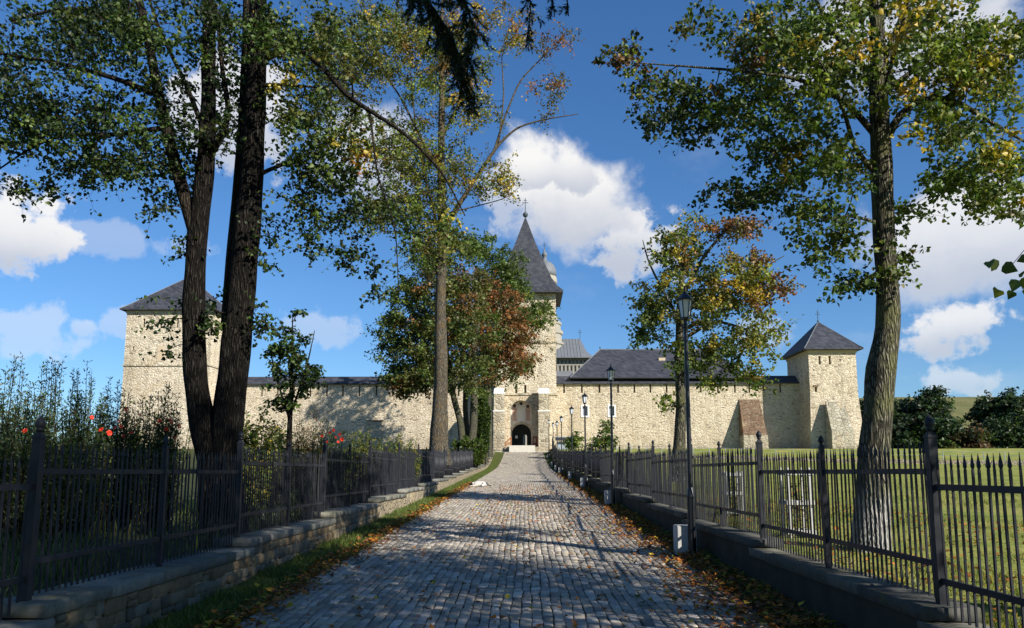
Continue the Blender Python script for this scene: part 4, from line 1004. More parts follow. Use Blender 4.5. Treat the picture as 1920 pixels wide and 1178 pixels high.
# double-stemmed linden on the left
make_tree('linden_tree', 'dark linden with two thick stems dividing at the foot behind the left fence', 'tree', 13.0,
    [([(414, 1010), (409, 900), (399, 850), (381, 800), (368, 735), (363, 650), (363, 560), (371, 430), (384, 330), (391, 200), (391, 100), (393, 0), (396, -200), (398, -400)], [.28, .27, .25, .225, .20, .188, .18, .172, .155, .132, .118, .10, .075, .03]),
     ([(418, 1010), (420, 900), (426, 800), (442, 650), (455, 540), (463, 440), (470, 370), (479, 200), (482, 80), (484, 0), (488, -220), (490, -420)], [.31, .285, .26, .24, .23, .222, .20, .18, .165, .155, .095, .03]),
     ([(432, 620, .3), (440, 480, .4), (448, 380, .5), (458, 230, .6), (464, 60, .7), (462, -120, .8)], [.17, .15, .13, .11, .09, .05]),
     ([(368, 440), (347, 372), (318, 270), (298, 180), (275, 60), (240, -90)], [.13, .115, .10, .09, .075, .05]),
     ([(388, 300), (415, 262), (432, 215), (416, 130), (408, 30)], [.06, .055, .05, .04, .03]),
     ([(486, 118), (520, 92), (560, 90), (605, 125, -.4), (650, 180, -.8), (692, 207, -1.1), (760, 250, -1.5), (830, 322, -1.8), (872, 405, -2.0)], [.075, .068, .06, .05, .042, .036, .026, .018, .008]),
     ([(692, 207, -1.1), (700, 260, -1.2), (706, 330, -1.3), (742, 420, -1.4), (748, 560, -1.4)], [.022, .018, .014, .01, .006]),
     ([(296, 178), (220, 148), (120, 120), (0, 100), (-90, 90)], [.055, .045, .035, .025, .015]), ([(310, 240), (200, 255), (120, 250), (60, 275), (-20, 330)], [.05, .04, .03, .02, .012]), ([(275, 70), (190, 20), (110, 15), (20, 40)], [.05, .04, .03, .02]),
     ([(388, 260), (350, 160), (300, 60), (260, -60)], [.05, .04, .03, .02]), ([(488, 160), (540, 158), (600, 165)], [.04, .03, .012]), ([(482, 330), (540, 300), (600, 310)], [.04, .03, .012])],
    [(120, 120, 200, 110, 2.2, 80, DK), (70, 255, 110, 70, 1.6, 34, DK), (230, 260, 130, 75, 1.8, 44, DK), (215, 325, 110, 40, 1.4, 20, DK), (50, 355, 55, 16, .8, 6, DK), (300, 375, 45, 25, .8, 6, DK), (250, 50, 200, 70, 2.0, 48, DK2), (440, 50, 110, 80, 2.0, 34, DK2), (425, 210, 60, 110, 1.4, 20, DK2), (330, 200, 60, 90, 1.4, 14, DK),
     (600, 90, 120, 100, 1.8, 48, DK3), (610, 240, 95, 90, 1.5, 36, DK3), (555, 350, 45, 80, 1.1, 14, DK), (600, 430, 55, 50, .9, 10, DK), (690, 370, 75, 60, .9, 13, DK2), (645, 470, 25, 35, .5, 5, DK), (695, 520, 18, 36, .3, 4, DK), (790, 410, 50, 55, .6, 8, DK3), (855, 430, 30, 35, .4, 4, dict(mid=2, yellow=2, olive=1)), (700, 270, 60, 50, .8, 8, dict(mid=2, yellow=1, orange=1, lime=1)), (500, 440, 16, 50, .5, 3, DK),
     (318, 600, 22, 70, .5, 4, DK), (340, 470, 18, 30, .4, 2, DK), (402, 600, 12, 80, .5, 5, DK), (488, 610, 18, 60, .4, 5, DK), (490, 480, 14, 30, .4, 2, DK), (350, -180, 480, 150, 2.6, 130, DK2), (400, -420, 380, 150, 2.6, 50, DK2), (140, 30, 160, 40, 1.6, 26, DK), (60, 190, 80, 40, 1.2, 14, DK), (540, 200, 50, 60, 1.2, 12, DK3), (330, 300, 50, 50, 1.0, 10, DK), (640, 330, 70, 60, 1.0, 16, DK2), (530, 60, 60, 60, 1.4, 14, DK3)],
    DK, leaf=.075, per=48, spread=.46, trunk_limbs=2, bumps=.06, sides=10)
# tall half-bare tree in mid distance
make_tree('poplar_tree', 'tall pale-barked tree with thin yellowing leaves and bare limbs beyond the left fence', 'tree', 44.0,
    [([(822, 872), (824, 800), (827, 700), (826, 560), (829, 420), (827, 300), (829, 180), (828, 60), (830, -60)], [.54, .48, .38, .30, .27, .22, .17, .11, .05]),
     ([(832, 430), (868, 372), (905, 315), (935, 270), (970, 238), (1020, 224), (1085, 214)], [.17, .14, .11, .085, .06, .045, .02]), ([(925, 288), (948, 215), (975, 150), (1020, 105), (1062, 60)], [.08, .06, .05, .035, .015]),
     ([(935, 270), (945, 180), (940, 100), (960, 30)], [.06, .045, .03, .015]), ([(828, 330), (790, 260), (750, 180), (700, 110)], [.12, .09, .06, .03]), ([(828, 260), (862, 190), (880, 100), (890, 10)], [.10, .07, .05, .03]), ([(826, 520), (780, 440), (735, 400), (690, 380)], [.09, .06, .04, .02]), ([(828, 450), (800, 350), (780, 250), (770, 130)], [.09, .07, .05, .03]), ([(840, 400), (900, 385), (950, 372), (975, 350)], [.05, .035, .025, .012])],
    [(790, 130, 130, 110, 4, 105, SPR), (690, 70, 120, 80, 3.5, 80, SPR), (845, 320, 90, 70, 3, 48, SPR), (745, 280, 80, 70, 3, 52, SPR), (935, 335, 45, 30, 2, 11, SPR), (905, 50, 110, 60, 3, 34, dict(olive=2, yellow=2, rust=1.5, lime=1)), (1030, 175, 45, 50, 2, 7, dict(olive=2, rust=2, yellow=1)), (1040, 70, 35, 40, 1.5, 5, RB_), (800, 450, 60, 50, 2.5, 30, SPR), (880, 190, 60, 60, 2.5, 14, SPR), (800, -70, 180, 60, 4, 30, SPR), (715, 400, 40, 40, 2, 22, SPR), (640, 180, 60, 70, 2, 26, SPR), (770, 380, 60, 50, 2.5, 24, SPR), (610, 90, 60, 60, 2, 14, SPR)],
    SPR, leaf=.17, per=90, spread=1.15, shape=DIAM, barkm='bark_pale', ntw=6, twig_r=.006, bumps=.05)
# trees before the gate
make_tree('maple_tree', 'olive-green tree with several smooth stems left of the gate', 'tree', 70.0,
    [([(878, 876), (888, 800), (890, 700), (889, 600), (870, 500)], [.42, .36, .30, .2, .08]), ([(870, 876), (864, 790), (848, 740), (846, 680), (810, 600), (770, 560)], [.34, .30, .26, .22, .14, .06]), ([(884, 860, 1), (872, 770, 1), (874, 690, 1), (900, 600, 1)], [.3, .25, .2, .1])],
    [(790, 630, 75, 85, 4.5, 70, OLV), (840, 545, 85, 75, 4.5, 75, OLV), (765, 700, 45, 34, 3, 22, OLV), (850, 700, 90, 42, 4, 48, OLV), (770, 560, 45, 60, 3, 26, GRN), (850, 620, 90, 70, 4, 60, OLV), (800, 480, 50, 30, 3, 16, GRN), (735, 640, 32, 60, 3, 26, GRN), (745, 720, 36, 20, 2, 14, OLV), (800, 690, 60, 40, 3, 30, OLV), (860, 460, 60, 30, 3, 16, GRN)],
    OLV, leaf=.28, per=84, spread=1.4, shape=DIAM, barkm='bark_ash', trunk_limbs=3, ntw=6, twig_r=.008)
make_tree('maple_tree', 'rust-brown autumn tree left of the gate tower', 'tree', 82.0,
    [([(907, 868), (908, 780), (906, 700), (903, 600), (900, 520)], [.38, .33, .28, .2, .08]), ([(906, 720), (940, 660), (970, 620)], [.16, .1, .05]), ([(905, 700), (870, 620), (850, 560)], [.15, .1, .05])],
    [(905, 590, 95, 70, 4, 90, RST), (945, 670, 65, 40, 3.5, 40, RST), (885, 535, 60, 35, 3, 30, RST), (910, 690, 60, 35, 3, 28, OLV), (890, 640, 70, 40, 3.5, 30, RST), (965, 630, 45, 35, 3, 18, RST)],
    RST, leaf=.29, per=84, spread=1.4, shape=DIAM, barkm='bark_ash', ntw=6, twig_r=.008)
make_tree('ash_tree', 'fresh green tree reaching across the face of the gate tower', 'tree', 95.0,
    [([(916, 858), (917, 780), (915, 690), (915, 600), (910, 500)], [.42, .38, .32, .25, .1]), ([(915, 640), (950, 590), (1000, 575)], [.16, .1, .05]), ([(914, 600), (940, 530), (960, 500)], [.15, .1, .05])],
    [(935, 505, 60, 48, 4, 60, GRN), (980, 590, 58, 30, 3, 42, GRN), (900, 462, 52, 24, 3, 26, GRN), (1012, 585, 26, 22, 2, 12, GRN), (985, 655, 32, 40, 2.5, 18, RST), (975, 690, 24, 24, 2, 8, GRN), (950, 560, 55, 40, 3, 32, GRN), (965, 540, 30, 25, 2, 12, GRN)],
    GRN, leaf=.31, per=84, spread=1.4, shape=DIAM, barkm='bark_ash', ntw=6, twig_r=.008)
# yellowing linden behind the nearest lamp
make_tree('linden_tree', 'yellow and rust-tinged linden behind the nearest street lamp', 'tree', 26.0,
    [([(1270, 905), (1274, 830), (1278, 760), (1273, 660), (1276, 560), (1282, 470), (1290, 420)], [.25, .2, .18, .15, .12, .07, .02]), ([(1276, 600), (1330, 540), (1400, 520), (1470, 480)], [.08, .06, .04, .015]), ([(1275, 640), (1340, 600), (1410, 620), (1450, 660)], [.07, .05, .035, .012]), ([(1276, 560), (1320, 480), (1370, 420), (1390, 400)], [.08, .06, .04, .015]), ([(1274, 600), (1240, 540), (1215, 490), (1205, 450)], [.06, .045, .03, .012]), ([(1284, 690), (1340, 680), (1390, 710)], [.05, .035, .012])],
    [(1290, 545, 85, 85, 2, 55, SPR), (1400, 510, 80, 60, 2, 38, dict(yellow=3, lime=2, olive=3, rust=2)), (1385, 425, 60, 26, 1.3, 15, RB_), (1425, 630, 50, 60, 1.5, 20, SPR), (1265, 475, 45, 45, 1.2, 15, G2), (1225, 590, 40, 50, 1.2, 20, G1), (1345, 640, 85, 50, 1.8, 34, G2), (1395, 700, 36, 32, 1.0, 10, G2), (1455, 545, 32, 38, 1.0, 10, RB_), (1300, 430, 45, 30, 1.0, 8, SPR), (1350, 560, 70, 60, 1.6, 28, SPR), (1290, 680, 40, 40, 1.2, 10, G1), (1210, 620, 22, 25, .8, 6, G1), (1340, 715, 22, 16, .6, 4, G2), (1255, 740, 22, 30, .5, 3, G1)],
    SPR, leaf=.105, per=72, spread=.6, shape=HEART, barkm='bark_grey', bumps=.06)
# young trees
make_tree('young_linden', 'young dark-leaved linden standing alone left of the drive', 'tree', 18.0,
    [([(540, 905), (543, 800), (547, 720), (549, 640), (548, 590)], [.07, .06, .045, .025, .008]), ([(544, 780), (575, 690), (590, 620)], [.03, .02, .008]), ([(544, 790), (515, 700), (505, 650)], [.03, .02, .008])],
    [(548, 690, 48, 60, .7, 34, DK), (545, 625, 35, 30, .5, 9, DK), (540, 745, 35, 30, .5, 12, DK), (585, 690, 18, 40, .4, 7, DK), (508, 665, 14, 22, .3, 4, DK), (560, 588, 8, 10, .2, 2, DK)], DK, leaf=.085, per=36, spread=.26, bumps=.0)
make_tree('sapling', 'bushy sapling beside the second street lamp', 'tree', 46.0, [([(1136, 880), (1135, 840), (1136, 800)], [.06, .05, .02]), ([(1136, 850), (1115, 820), (1108, 810)], [.03, .02, .01])],
    [(1135, 825, 24, 22, .8, 26, G1), (1137, 796, 12, 10, .4, 5, G1), (1116, 838, 14, 10, .5, 6, G1)], G1, leaf=.16, per=40, spread=.42, shape=DIAM)
make_tree('sapling', 'smaller bushy sapling between the third and fourth street lamps', 'tree', 62.0, [([(1079, 868), (1078, 840), (1078, 815)], [.06, .05, .02]), ([(1079, 850), (1070, 830), (1068, 820)], [.03, .02, .01])],
    [(1078, 825, 16, 16, .8, 22, G1), (1070, 832, 10, 8, .5, 6, G1)], G1, leaf=.2, per=40, spread=.5, shape=DIAM)
# trees behind the viewer whose shade falls on the near part of the drive
def shade_tree(label, x, y, zc, rx, rz, n, extra=()):
    """same linden kind, given in metres"""
    root = empty('linden_tree', (x, y, float(land(x, y)))); tag(root, label, 'tree'); z0 = float(land(x, y))
    q, r = resample([(x, y, z0 - .1), (x + .1, y, z0 + 2.5), (x - .1, y + .1, zc), (x, y, zc + rz * .8)], [.26, .22, .15, .03], .3); V, F = tube_np([(q, r)], 12); link('trunk', np_mesh('trunk', V, [F], 'bark_grey', smooth=True), root)
    g = rng.normal(size=(n, 3)); g /= np.linalg.norm(g, axis=1, keepdims=True); g *= rng.uniform(0, 1, (n, 1)) ** .4; C = g * (rx, rx, rz) + (x, y, zc)
    br = []
    for c in C:
        t = np.linspace(0, 1, 5)[:, None]; p0 = np.array((x, y, max(z0 + 2.0, c[2] - .6 * abs(np.hypot(c[0] - x, c[1] - y))))); br.append((p0 * (1 - t) + c * t + (0, 0, .2) * np.sin(t * np.pi), np.linspace(.03, .006, 5)))
    for e in extra: br.append((np.linspace(C[np.argmin(np.linalg.norm(C - e, axis=1))], np.array(e), 5) + np.array([(0, 0, h) for h in (0, .1, .14, .1, 0)]), np.linspace(.012, .003, 5)))
    V, F = tube_np(br, 4); link('branches', np_mesh('branches', V, [F], 'bark_twig', smooth=True), root)
    pos = np.concatenate([np.repeat(C, 42, 0) + rng.normal(0, .30, (n * 42, 3))] + [np.repeat(np.array([e]), 5, 0) + rng.normal(0, .07, (5, 3)) for e in extra]); V, F, k = leaf_arrays(pos, .11 * rng.uniform(.7, 1.2, len(pos)), HEART); o = link('crown', np_mesh('crown', V, [F], 'leaf', np.repeat(pick(G1, len(pos)), k, 0)), root); o['kind'] = 'stuff'
shade_tree('linden whose leafy twig tip enters at the right edge of the picture', 8.4, 4.2, 8.0, 2.6, 3.8, 300, [P(1890, 506, 6.6), P(1912, 530, 6.6)])
shade_tree('tall linden standing just behind the viewer on the right', 7.2, 0.6, 9.2, 3.0, 5.4, 400)
shade_tree('linden behind the viewer shading the foreground cobbles', 10.5, -4.0, 11.0, 3.8, 7.0, 480)
shade_tree('linden farther behind the viewer on the right', 3.4, -8.0, 8.0, 3.4, 4.6, 260)
shade_tree('linden behind the viewer on the left', -6.4, -5.5, 8.0, 3.4, 4.6, 260)  # out of view, added to hold back sky light from the foreground

# spruce whose hanging sprays reach into the top of the picture
def spruce():
    bx, by = -4.95, 2.6; z0 = float(land(bx, by)); root = empty('spruce_tree', (bx, by, z0)); tag(root, 'dark spruce with drooping sprays hanging into the top of the picture', 'tree')
    q, r = resample([(bx, by, z0 - .2), (bx + .1, by, z0 + 4), (bx, by, z0 + 10), (bx, by, z0 + 16)], [.28, .24, .14, .02], .4); V, F = tube_np([(q, r)], 12); link('trunk', np_mesh('trunk', V, [F], 'bark_dark', smooth=True), root)
    chains, tw0, tw1 = [], [], []
    def branch(pts, rad, nt, tl, start=.25):
        q, r = resample(pts, rad, .1); chains.append((q, r)); m = len(q)
        for i in range(nt):
            f = start + (1 - start) * (i + rng.random()) / nt; p = q[min(m - 1, int(f * (m - 1)))]
            d = rng.normal(0, .42, 3); d[2] = -abs(rng.normal(.9, .25)); d /= np.linalg.norm(d); L = tl * rng.uniform(.4, 1.15) * (1.15 - .55 * f)
            a = p; 
            tw0.append(a); tw1.append(a + d * L)
            for _ in range(2):
                t = rng.uniform(.2, .8); b = a + d * L * t; e = d + rng.normal(0, .5, 3); e /= np.linalg.norm(e); tw0.append(b); tw1.append(b + e * L * .4)
    tip = lambda a, b, y: tuple(P(a, b, y))
    branch([(bx, by, 6.9), (-3.0, 4.2, 7.3), (-1.7, 5.2, 6.7), tip(770, -40, 5.6), tip(815, 20, 5.6), tip(858, 90, 5.6), tip(880, 190, 5.6)], [.05, .04, .03, .02, .014, .01, .004], 300, .42, .5)
    branch([(bx, by, 7.3), (-2.8, 4.4, 7.8), (-1.4, 5.4, 7.2), tip(800, -60, 5.4), tip(870, -10, 5.4), tip(890, 60, 5.4), tip(872, 130, 5.4)], [.05, .04, .03, .02, .012, .008, .004], 220, .36, .55)
    branch([(bx, by, 7.9), (-2.6, 4.2, 8.4), (-.6, 5.2, 7.4), tip(960, -60, 5.5), tip(1000, -10, 5.5), tip(985, 90, 5.5)], [.05, .04, .03, .015, .006, .003], 60, .2, .7)
    branch([(bx, by, 8.3), (-2.2, 4.4, 8.6), (-.2, 5.2, 7.4), tip(1010, -70, 5.5), tip(1035, -20, 5.5), tip(1040, 32, 5.5)], [.05, .04, .03, .015, .008, .004], 70, .16, .76)
    branch([(bx, by, 8.4), (-2.2, 4.3, 8.8), (.0, 5.0, 7.6), tip(1040, -70, 5.3), tip(1062, -30, 5.3), tip(1066, 30, 5.3)], [.05, .04, .03, .015, .008, .004], 60, .15, .76)
    for k in range(46):
        z = z0 + 3.2 + k * .27; a = k * 2.4; L = 2.7 * (1 - k / 60); dx, dy = math.cos(a) * L, math.sin(a) * L
        branch([(bx, by, z), (bx + dx * .5, by + dy * .5, z + .05), (bx + dx, by + dy, z - .5)], [.035, .02, .006], 22, .55, .15)
    V, F = tube_np(chains, 5); link('branches', np_mesh('branches', V, [F], 'bark_twig', smooth=True), root)
    A, B = np.array(tw0), np.array(tw1); d = B - A; L = np.linalg.norm(d, axis=1); cnt = np.clip((L * 260).astype(int), 8, 90); idx = np.repeat(np.arange(len(A)), cnt); n = len(idx)
    t = rng.random((n, 1)); p = A[idx] + d[idx] * t; dn = d[idx] / L[idx][:, None]; e = rng.normal(size=(n, 3)); e -= dn * (e * dn).sum(1, keepdims=True); e /= np.linalg.norm(e, axis=1, keepdims=True)
    tipv = p + (dn * .6 + e * .8) * rng.uniform(.022, .04, (n, 1)); sd = np.cross(dn, e) * .005
    V = np.stack([p - sd, p + sd, tipv], 1).reshape(-1, 3); F = np.arange(3 * n).reshape(-1, 3)
    o = link('needles', np_mesh('needles', V, [F], 'needle', np.repeat(np.array([(.022, .038, .018)]) * rng.uniform(.6, 1.4, (n, 1)), 3, 0)), root); o['kind'] = 'stuff'
spruce()

# ------------------------------------------------------------------ shrubs and flowers in the garden
def flower_mesh():
    mb = MB()
    for ring, (n, r0, r1, z1) in enumerate(((7, .008, .052, .010), (5, .006, .034, .024))):
        for k in range(n):
            a = 2 * math.pi * k / n + ring * .4; da = math.pi / n * 1.05
            mb.quad((r0 * math.cos(a), r0 * math.sin(a), 0), (r1 * .8 * math.cos(a - da), r1 * .8 * math.sin(a - da), z1 * .7), (r1 * math.cos(a), r1 * math.sin(a), z1), (r1 * .8 * math.cos(a + da), r1 * .8 * math.sin(a + da), z1 * .7))
    return mb.mesh('flower', 'red_petal')
FLOWER = flower_mesh()
def shrub(name, label, px, top, y, wpx, nst, nlf, pal, leaf=.065, shape=SLIM, upright=1.0, flowers=(), dz=.7):
    x = PX(px, y); z0 = float(land(x, y)); h = PZ(top, y) - z0; rad = wpx * y / FPX
    nst = int(nst * 1.35); nlf = int(nlf * 1.2); leaf *= 1.1
    root = empty(name, (x, y, z0)); tag(root, label, 'shrub', 'garden shrubs behind the left fence')
    ch, lp, ax, fi = [], [], [], []
    for i in range(nst):
        a = rng.random() * 2 * math.pi; rr = rad * math.sqrt(rng.random()); hh = h * rng.uniform(.55, 1.0) * (1.0 - .25 * (rr / rad) ** 2)
        b = np.array((x + rr * .5 * math.cos(a), y + rr * .5 * dz * math.sin(a), z0 - .05)); t = np.array((x + rr * math.cos(a) + rng.normal(0, .08), y + rr * dz * math.sin(a), z0 + hh))
        m = (b + t) / 2 + rng.normal(0, .07, 3) * (1.6 - upright); q, r = resample([b, m, t], [.012, .008, .003], .25); ch.append((q, r))
        f = rng.uniform(.18, 1.0, nlf) ** .8; k = f * (len(q) - 1); k0 = np.minimum(k.astype(int), len(q) - 2); p = q[k0] + (q[k0 + 1] - q[k0]) * (k - k0)[:, None]
        off = rng.normal(size=(nlf, 3)) * (1, 1, .4); off /= np.linalg.norm(off, axis=1, keepdims=True); side = .10 * (1.25 - f)[:, None] + .01
        lp.append(p + off * side * rng.random((nlf, 1)) * 1.6); ax.append(off * .8 + (0, 0, .9 * upright))
    V, F = tube_np(ch, 4); link('stems', np_mesh('stems', V, [F], 'bark_twig', smooth=True), root)
    pos = np.concatenate(lp); V, F, k = leaf_arrays(pos, leaf * rng.uniform(.6, 1.25, len(pos)), shape, 0.0, .3, np.concatenate(ax))
    o = link('foliage', np_mesh('foliage', V, [F], 'leaf', np.repeat(pick(pal, len(pos)), k, 0)), root); o['kind'] = 'stuff'
    for (fx, fy) in flowers:
        p = P(fx, fy, y - rad * dz * .9 - .05); sc = rng.uniform(.6, 1.1)
        o = link('flower', FLOWER, root, Vector(p) - root.location); o.scale = (sc, sc, sc); o.rotation_euler = (R(70) + float(rng.normal(0, .4)), 0, float(rng.normal(0, .6)))
SH = dict(green=3, olive=3, grey=4, mid=2); SH2 = dict(olive=3, lime=2, mid=3, yellow=.6); SH3 = dict(olive=3, rust=1.6, brown=1.5, mid=2); SHD = dict(dark=2, green=3, bluegreen=2, grey=2, olive=2)  # SHD darker, SH and SH2 lighter: shade and sun put into leaf colours
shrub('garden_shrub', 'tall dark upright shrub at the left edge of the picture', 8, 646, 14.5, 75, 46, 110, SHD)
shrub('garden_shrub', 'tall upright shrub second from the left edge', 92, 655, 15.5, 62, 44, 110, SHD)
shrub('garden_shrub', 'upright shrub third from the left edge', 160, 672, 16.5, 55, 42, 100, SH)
shrub('rose_bush', 'red-flowered bush before the left corner tower', 228, 690, 14.8, 62, 48, 100, SH, flowers=[(238, 768), (172, 783), (216, 803), (228, 799), (236, 803), (255, 797), (190, 806), (246, 812), (264, 779), (205, 812), (222, 790), (232, 818)])
shrub('rose_bush', 'red-flowered bush against the foot of the double-stemmed linden', 305, 712, 14.6, 48, 42, 100, SH, flowers=[(300, 789), (318, 787), (322, 791), (294, 797), (336, 800), (312, 805), (330, 820)])
shrub('garden_shrub', 'low grey-green shrub filling the gap in the far left corner', 40, 735, 12.6, 90, 48, 90, SHD, flowers=[(47, 808)])
shrub('garden_shrub', 'low leafy shrub below the flowering bush', 140, 760, 12.8, 70, 40, 90, SH)
shrub('garden_shrub', 'pale green low shrub in front of the corner tower', 260, 765, 16.5, 80, 50, 90, SH2)
shrub('garden_shrub', 'yellow-green bush right of the double-stemmed linden', 472, 748, 17.0, 45, 40, 90, SH2, upright=.5, shape=DIAM, leaf=.07)
shrub('garden_shrub', 'broad green bush behind the young linden', 520, 765, 19.0, 40, 36, 80, SH2, upright=.4, shape=DIAM, leaf=.07)
shrub('garden_shrub', 'reddish twiggy bush right of the young linden', 582, 755, 20.0, 36, 44, 70, SH3, upright=.8)
shrub('rose_bush', 'bush with bright red blooms between young linden and tall tree', 622, 792, 19.0, 30, 34, 70, SH2, upright=.6, flowers=[(618, 812), (629, 820), (637, 815), (611, 829), (641, 824), (604, 818), (625, 807), (634, 829)])
shrub('garden_shrub', 'low feathery hedge shrub below the blocked window', 682, 792, 26.0, 40, 46, 80, SH2, leaf=.08)
shrub('garden_shrub', 'low feathery hedge shrub nearest the tall pale tree', 750, 806, 31.0, 42, 46, 80, SH2, leaf=.09)
shrub('ivy_bush', 'green bush at the foot of the trees beside the gate', 878, 815, 66.0, 34, 60, 90, dict(green=3, mid=3, olive=2), leaf=.2, shape=DIAM, upright=.4)
shrub('ivy_bush', 'ivy climbing the trunk right beside the gate', 905, 700, 80.0, 13, 40, 110, dict(green=3, dark=3, mid=2), leaf=.22, shape=DIAM, upright=.6)

# ------------------------------------------------------------------ grass and fallen leaves
def blades(name, label, x, y, z, h, cols, lean=.35, wd=.006):
    n = len(x); a = rng.random(n) * 2 * np.pi; b = np.stack([x, y, z], 1); L = rng.normal(0, lean, (n, 2)); tip = b + np.stack([L[:, 0] * h, L[:, 1] * h, h], 1); mid = b * .5 + tip * .5; mid[:, :2] -= L * h[:, None] * .2
    s = np.stack([np.cos(a), np.sin(a), 0 * a], 1) * (wd * rng.uniform(.6, 1.4, n))[:, None]
    V = np.stack([b - s, b + s, mid + s * .8, tip, mid - s * .8], 1).reshape(-1, 3); i = np.arange(n)[:, None] * 5
    o = link(name, np_mesh(name, V, [i + np.array([0, 1, 2, 4]), i + np.array([4, 2, 3])], 'leaf', np.repeat(cols, 5, 0))); tag(o, label, kind='stuff')
def clumpy(x, y, f=2.1): return .5 + .25 * np.sin(x * f * 2.3 + 1.1 * np.sin(y * f)) + .25 * np.sin(y * f * 1.7 + np.sin(x * f * 1.3) * 2)
GR = dict(mid=4, lime=3, green=3, olive=1.5)
n = 90000; y = 6 + 90 * rng.random(n) ** 1.9; x = np.where(rng.random(n) < .74, rng.uniform(-4.12, -3.05, n), rng.uniform(2.86, 3.36, n)); c = clumpy(x, y); ed = np.where(x < 0, (-3.05 - x) / 1.05, (x - 2.86) / .5)
k = rng.random(n) < c * np.clip(ed * 1.5 + .15, 0, 1) * np.where(x < 0, 1, .8); x, y, c, ed = x[k], y[k], c[k], ed[k]
blades('verge_grass', 'uneven green grass along both verges of the drive', x, y, prof(y) - .01, (.05 + .13 * c * np.clip(ed, .3, 1)) * rng.uniform(.5, 1.3, len(x)), pick(GR, len(x)), .4, .005 + .0)
n = 26000; x = rng.uniform(-13, -4.65, n); y = rng.uniform(6.5, 24, n); c = clumpy(x, y, .9); k = rng.random(n) < c; x, y, c = x[k], y[k], c[k]
blades('garden_weeds', 'long rough weeds in the garden behind the left fence', x, y, land(x, y) - .02, (.12 + .45 * c) * rng.uniform(.3, 1.1, len(x)), pick(dict(green=3, dark=3, olive=3, lime=.8, grey=1.5), len(x)), .4, .008)
n = 70000; y = 4.5 + 32 * rng.random(n) ** 1.6; x = 3.82 + rng.random(n) * (y * .72 - 2.0).clip(.4, 30); k = rng.random(n) < .35 + .65 * clumpy(x, y, .5); x, y = x[k], y[k]
blades('meadow_grass', 'short grass of the meadow beyond the right fence', x, y, land(x, y) - .01, (.03 + .10 * clumpy(x, y, 1.7) ** 2) * rng.uniform(.5, 1.3, len(x)), pick(dict(mid=3, lime=4, olive=3, yellow=1.6, brown=.8), len(x)), .5, .006)
def litter():
    n1, n2, n3 = 9500, 3200, 2600
    y1 = 6.5 + 60 * rng.random(n1) ** 1.7; x1 = 2.98 + rng.normal(0, .24, n1) - rng.random(n1) ** 3 * (y1 < 22) * .9
    y2 = 6.5 + 40 * rng.random(n2) ** 1.5; x2 = -3.24 + rng.normal(0, .15, n2) + .3 * rng.random(n2) ** 4
    y3 = 7.5 + 40 * rng.random(n3) ** 1.2; x3 = rng.uniform(-3.1, 2.8, n3)
    y3[::2] = 16 + 26 * rng.random(len(y3[::2])); x3[::2] = rng.uniform(-1.5, 2.8, len(x3[::2]))
    x = np.concatenate([x1, x2, x3]); y = np.concatenate([y1, y2, y3]); k = (x < 3.32) & (x > -4.1); x, y = x[k], y[k]; n = len(x)
    z = prof(y) + .028 + rng.random(n) * .03 + .02 * (np.abs(x) > 2.9)
    m_ = 1500; xm = 4.0 + 5.5 * rng.random(m_) ** 1.3; ym = rng.uniform(7, 24, m_); x = np.concatenate([x, xm]); y = np.concatenate([y, ym]); z = np.concatenate([z, land(xm, ym) + .03 + .03 * rng.random(m_)]); n = len(x)
    sz = rng.uniform(.05, .105, n); a = rng.random(n) * 2 * np.pi; ti = rng.normal(0, .28, (n, 2))
    star = np.array([(0, 0), (.28, -.46), (.55, -.24), (1, 0), (.55, .24), (.28, .46)]); u = np.stack([np.cos(a), np.sin(a), ti[:, 0]], 1); v = np.stack([-np.sin(a), np.cos(a), ti[:, 1]], 1)
    V = np.stack([x, y, z], 1)[:, None] + sz[:, None, None] * (u[:, None] * star[None, :, :1] + v[:, None] * star[None, :, 1:] + np.array((0, 0, 1.)) * (np.abs(star[None, :, 1:]) * rng.uniform(-.1, .6, (n, 1, 1)) + .02))
    F = (np.arange(n)[:, None, None] * 6 + np.array([(0, 1, 2, 3), (0, 3, 4, 5)])[None]).reshape(-1, 4)
    cols = pick(dict(rust=4, orange=4.2, brown=2.6, yellow=1.3, olive=.6), n)
    tag(link('fallen_leaves', np_mesh('fallen_leaves', V.reshape(-1, 3), [F], 'dry_leaf', np.repeat(cols, 6, 0))), 'fallen rust and orange leaves along the edges of the drive', kind='stuff')
litter()

# ------------------------------------------------------------------ wood at the far right
FW = dict(bluegreen=3, dark=4, green=1.5); FB = dict(brown=3, olive=2, dark=2)
wood = [(1628, 742, 34, 168, FW, 'dark round tree just left of the big linden trunk, in the far wood'), (1692, 748, 44, 165, FW, 'dark tree just right of the big linden trunk, in the far wood'), (1744, 716, 46, 160, FW, 'tallest broad dark tree of the far wood'), (1716, 772, 50, 155, FW, 'low dark tree below the tallest one in the far wood'), (1772, 775, 34, 152, FW, 'dark tree on the right flank of the tallest far tree'),
        (1846, 742, 30, 172, FW, 'dark pine at the left of the right-hand far group'), (1884, 730, 30, 170, FW, 'pine with the highest top in the right-hand far group'), (1918, 740, 34, 166, FW, 'dark pine at the right edge of the far wood'), (1866, 782, 44, 158, FW, 'lower dark tree in front of the far pines'), (1655, 765, 46, 158, FW, 'dark tree behind the foot of the big linden in the far wood'), (1935, 770, 44, 160, FW, 'dark bushy tree cut by the right edge of the picture'), (1815, 806, 44, 150, FB, 'brown scrub bush between the two far tree groups'), (1905, 795, 40, 156, FW, 'low dark tree at the right edge before the pines')]
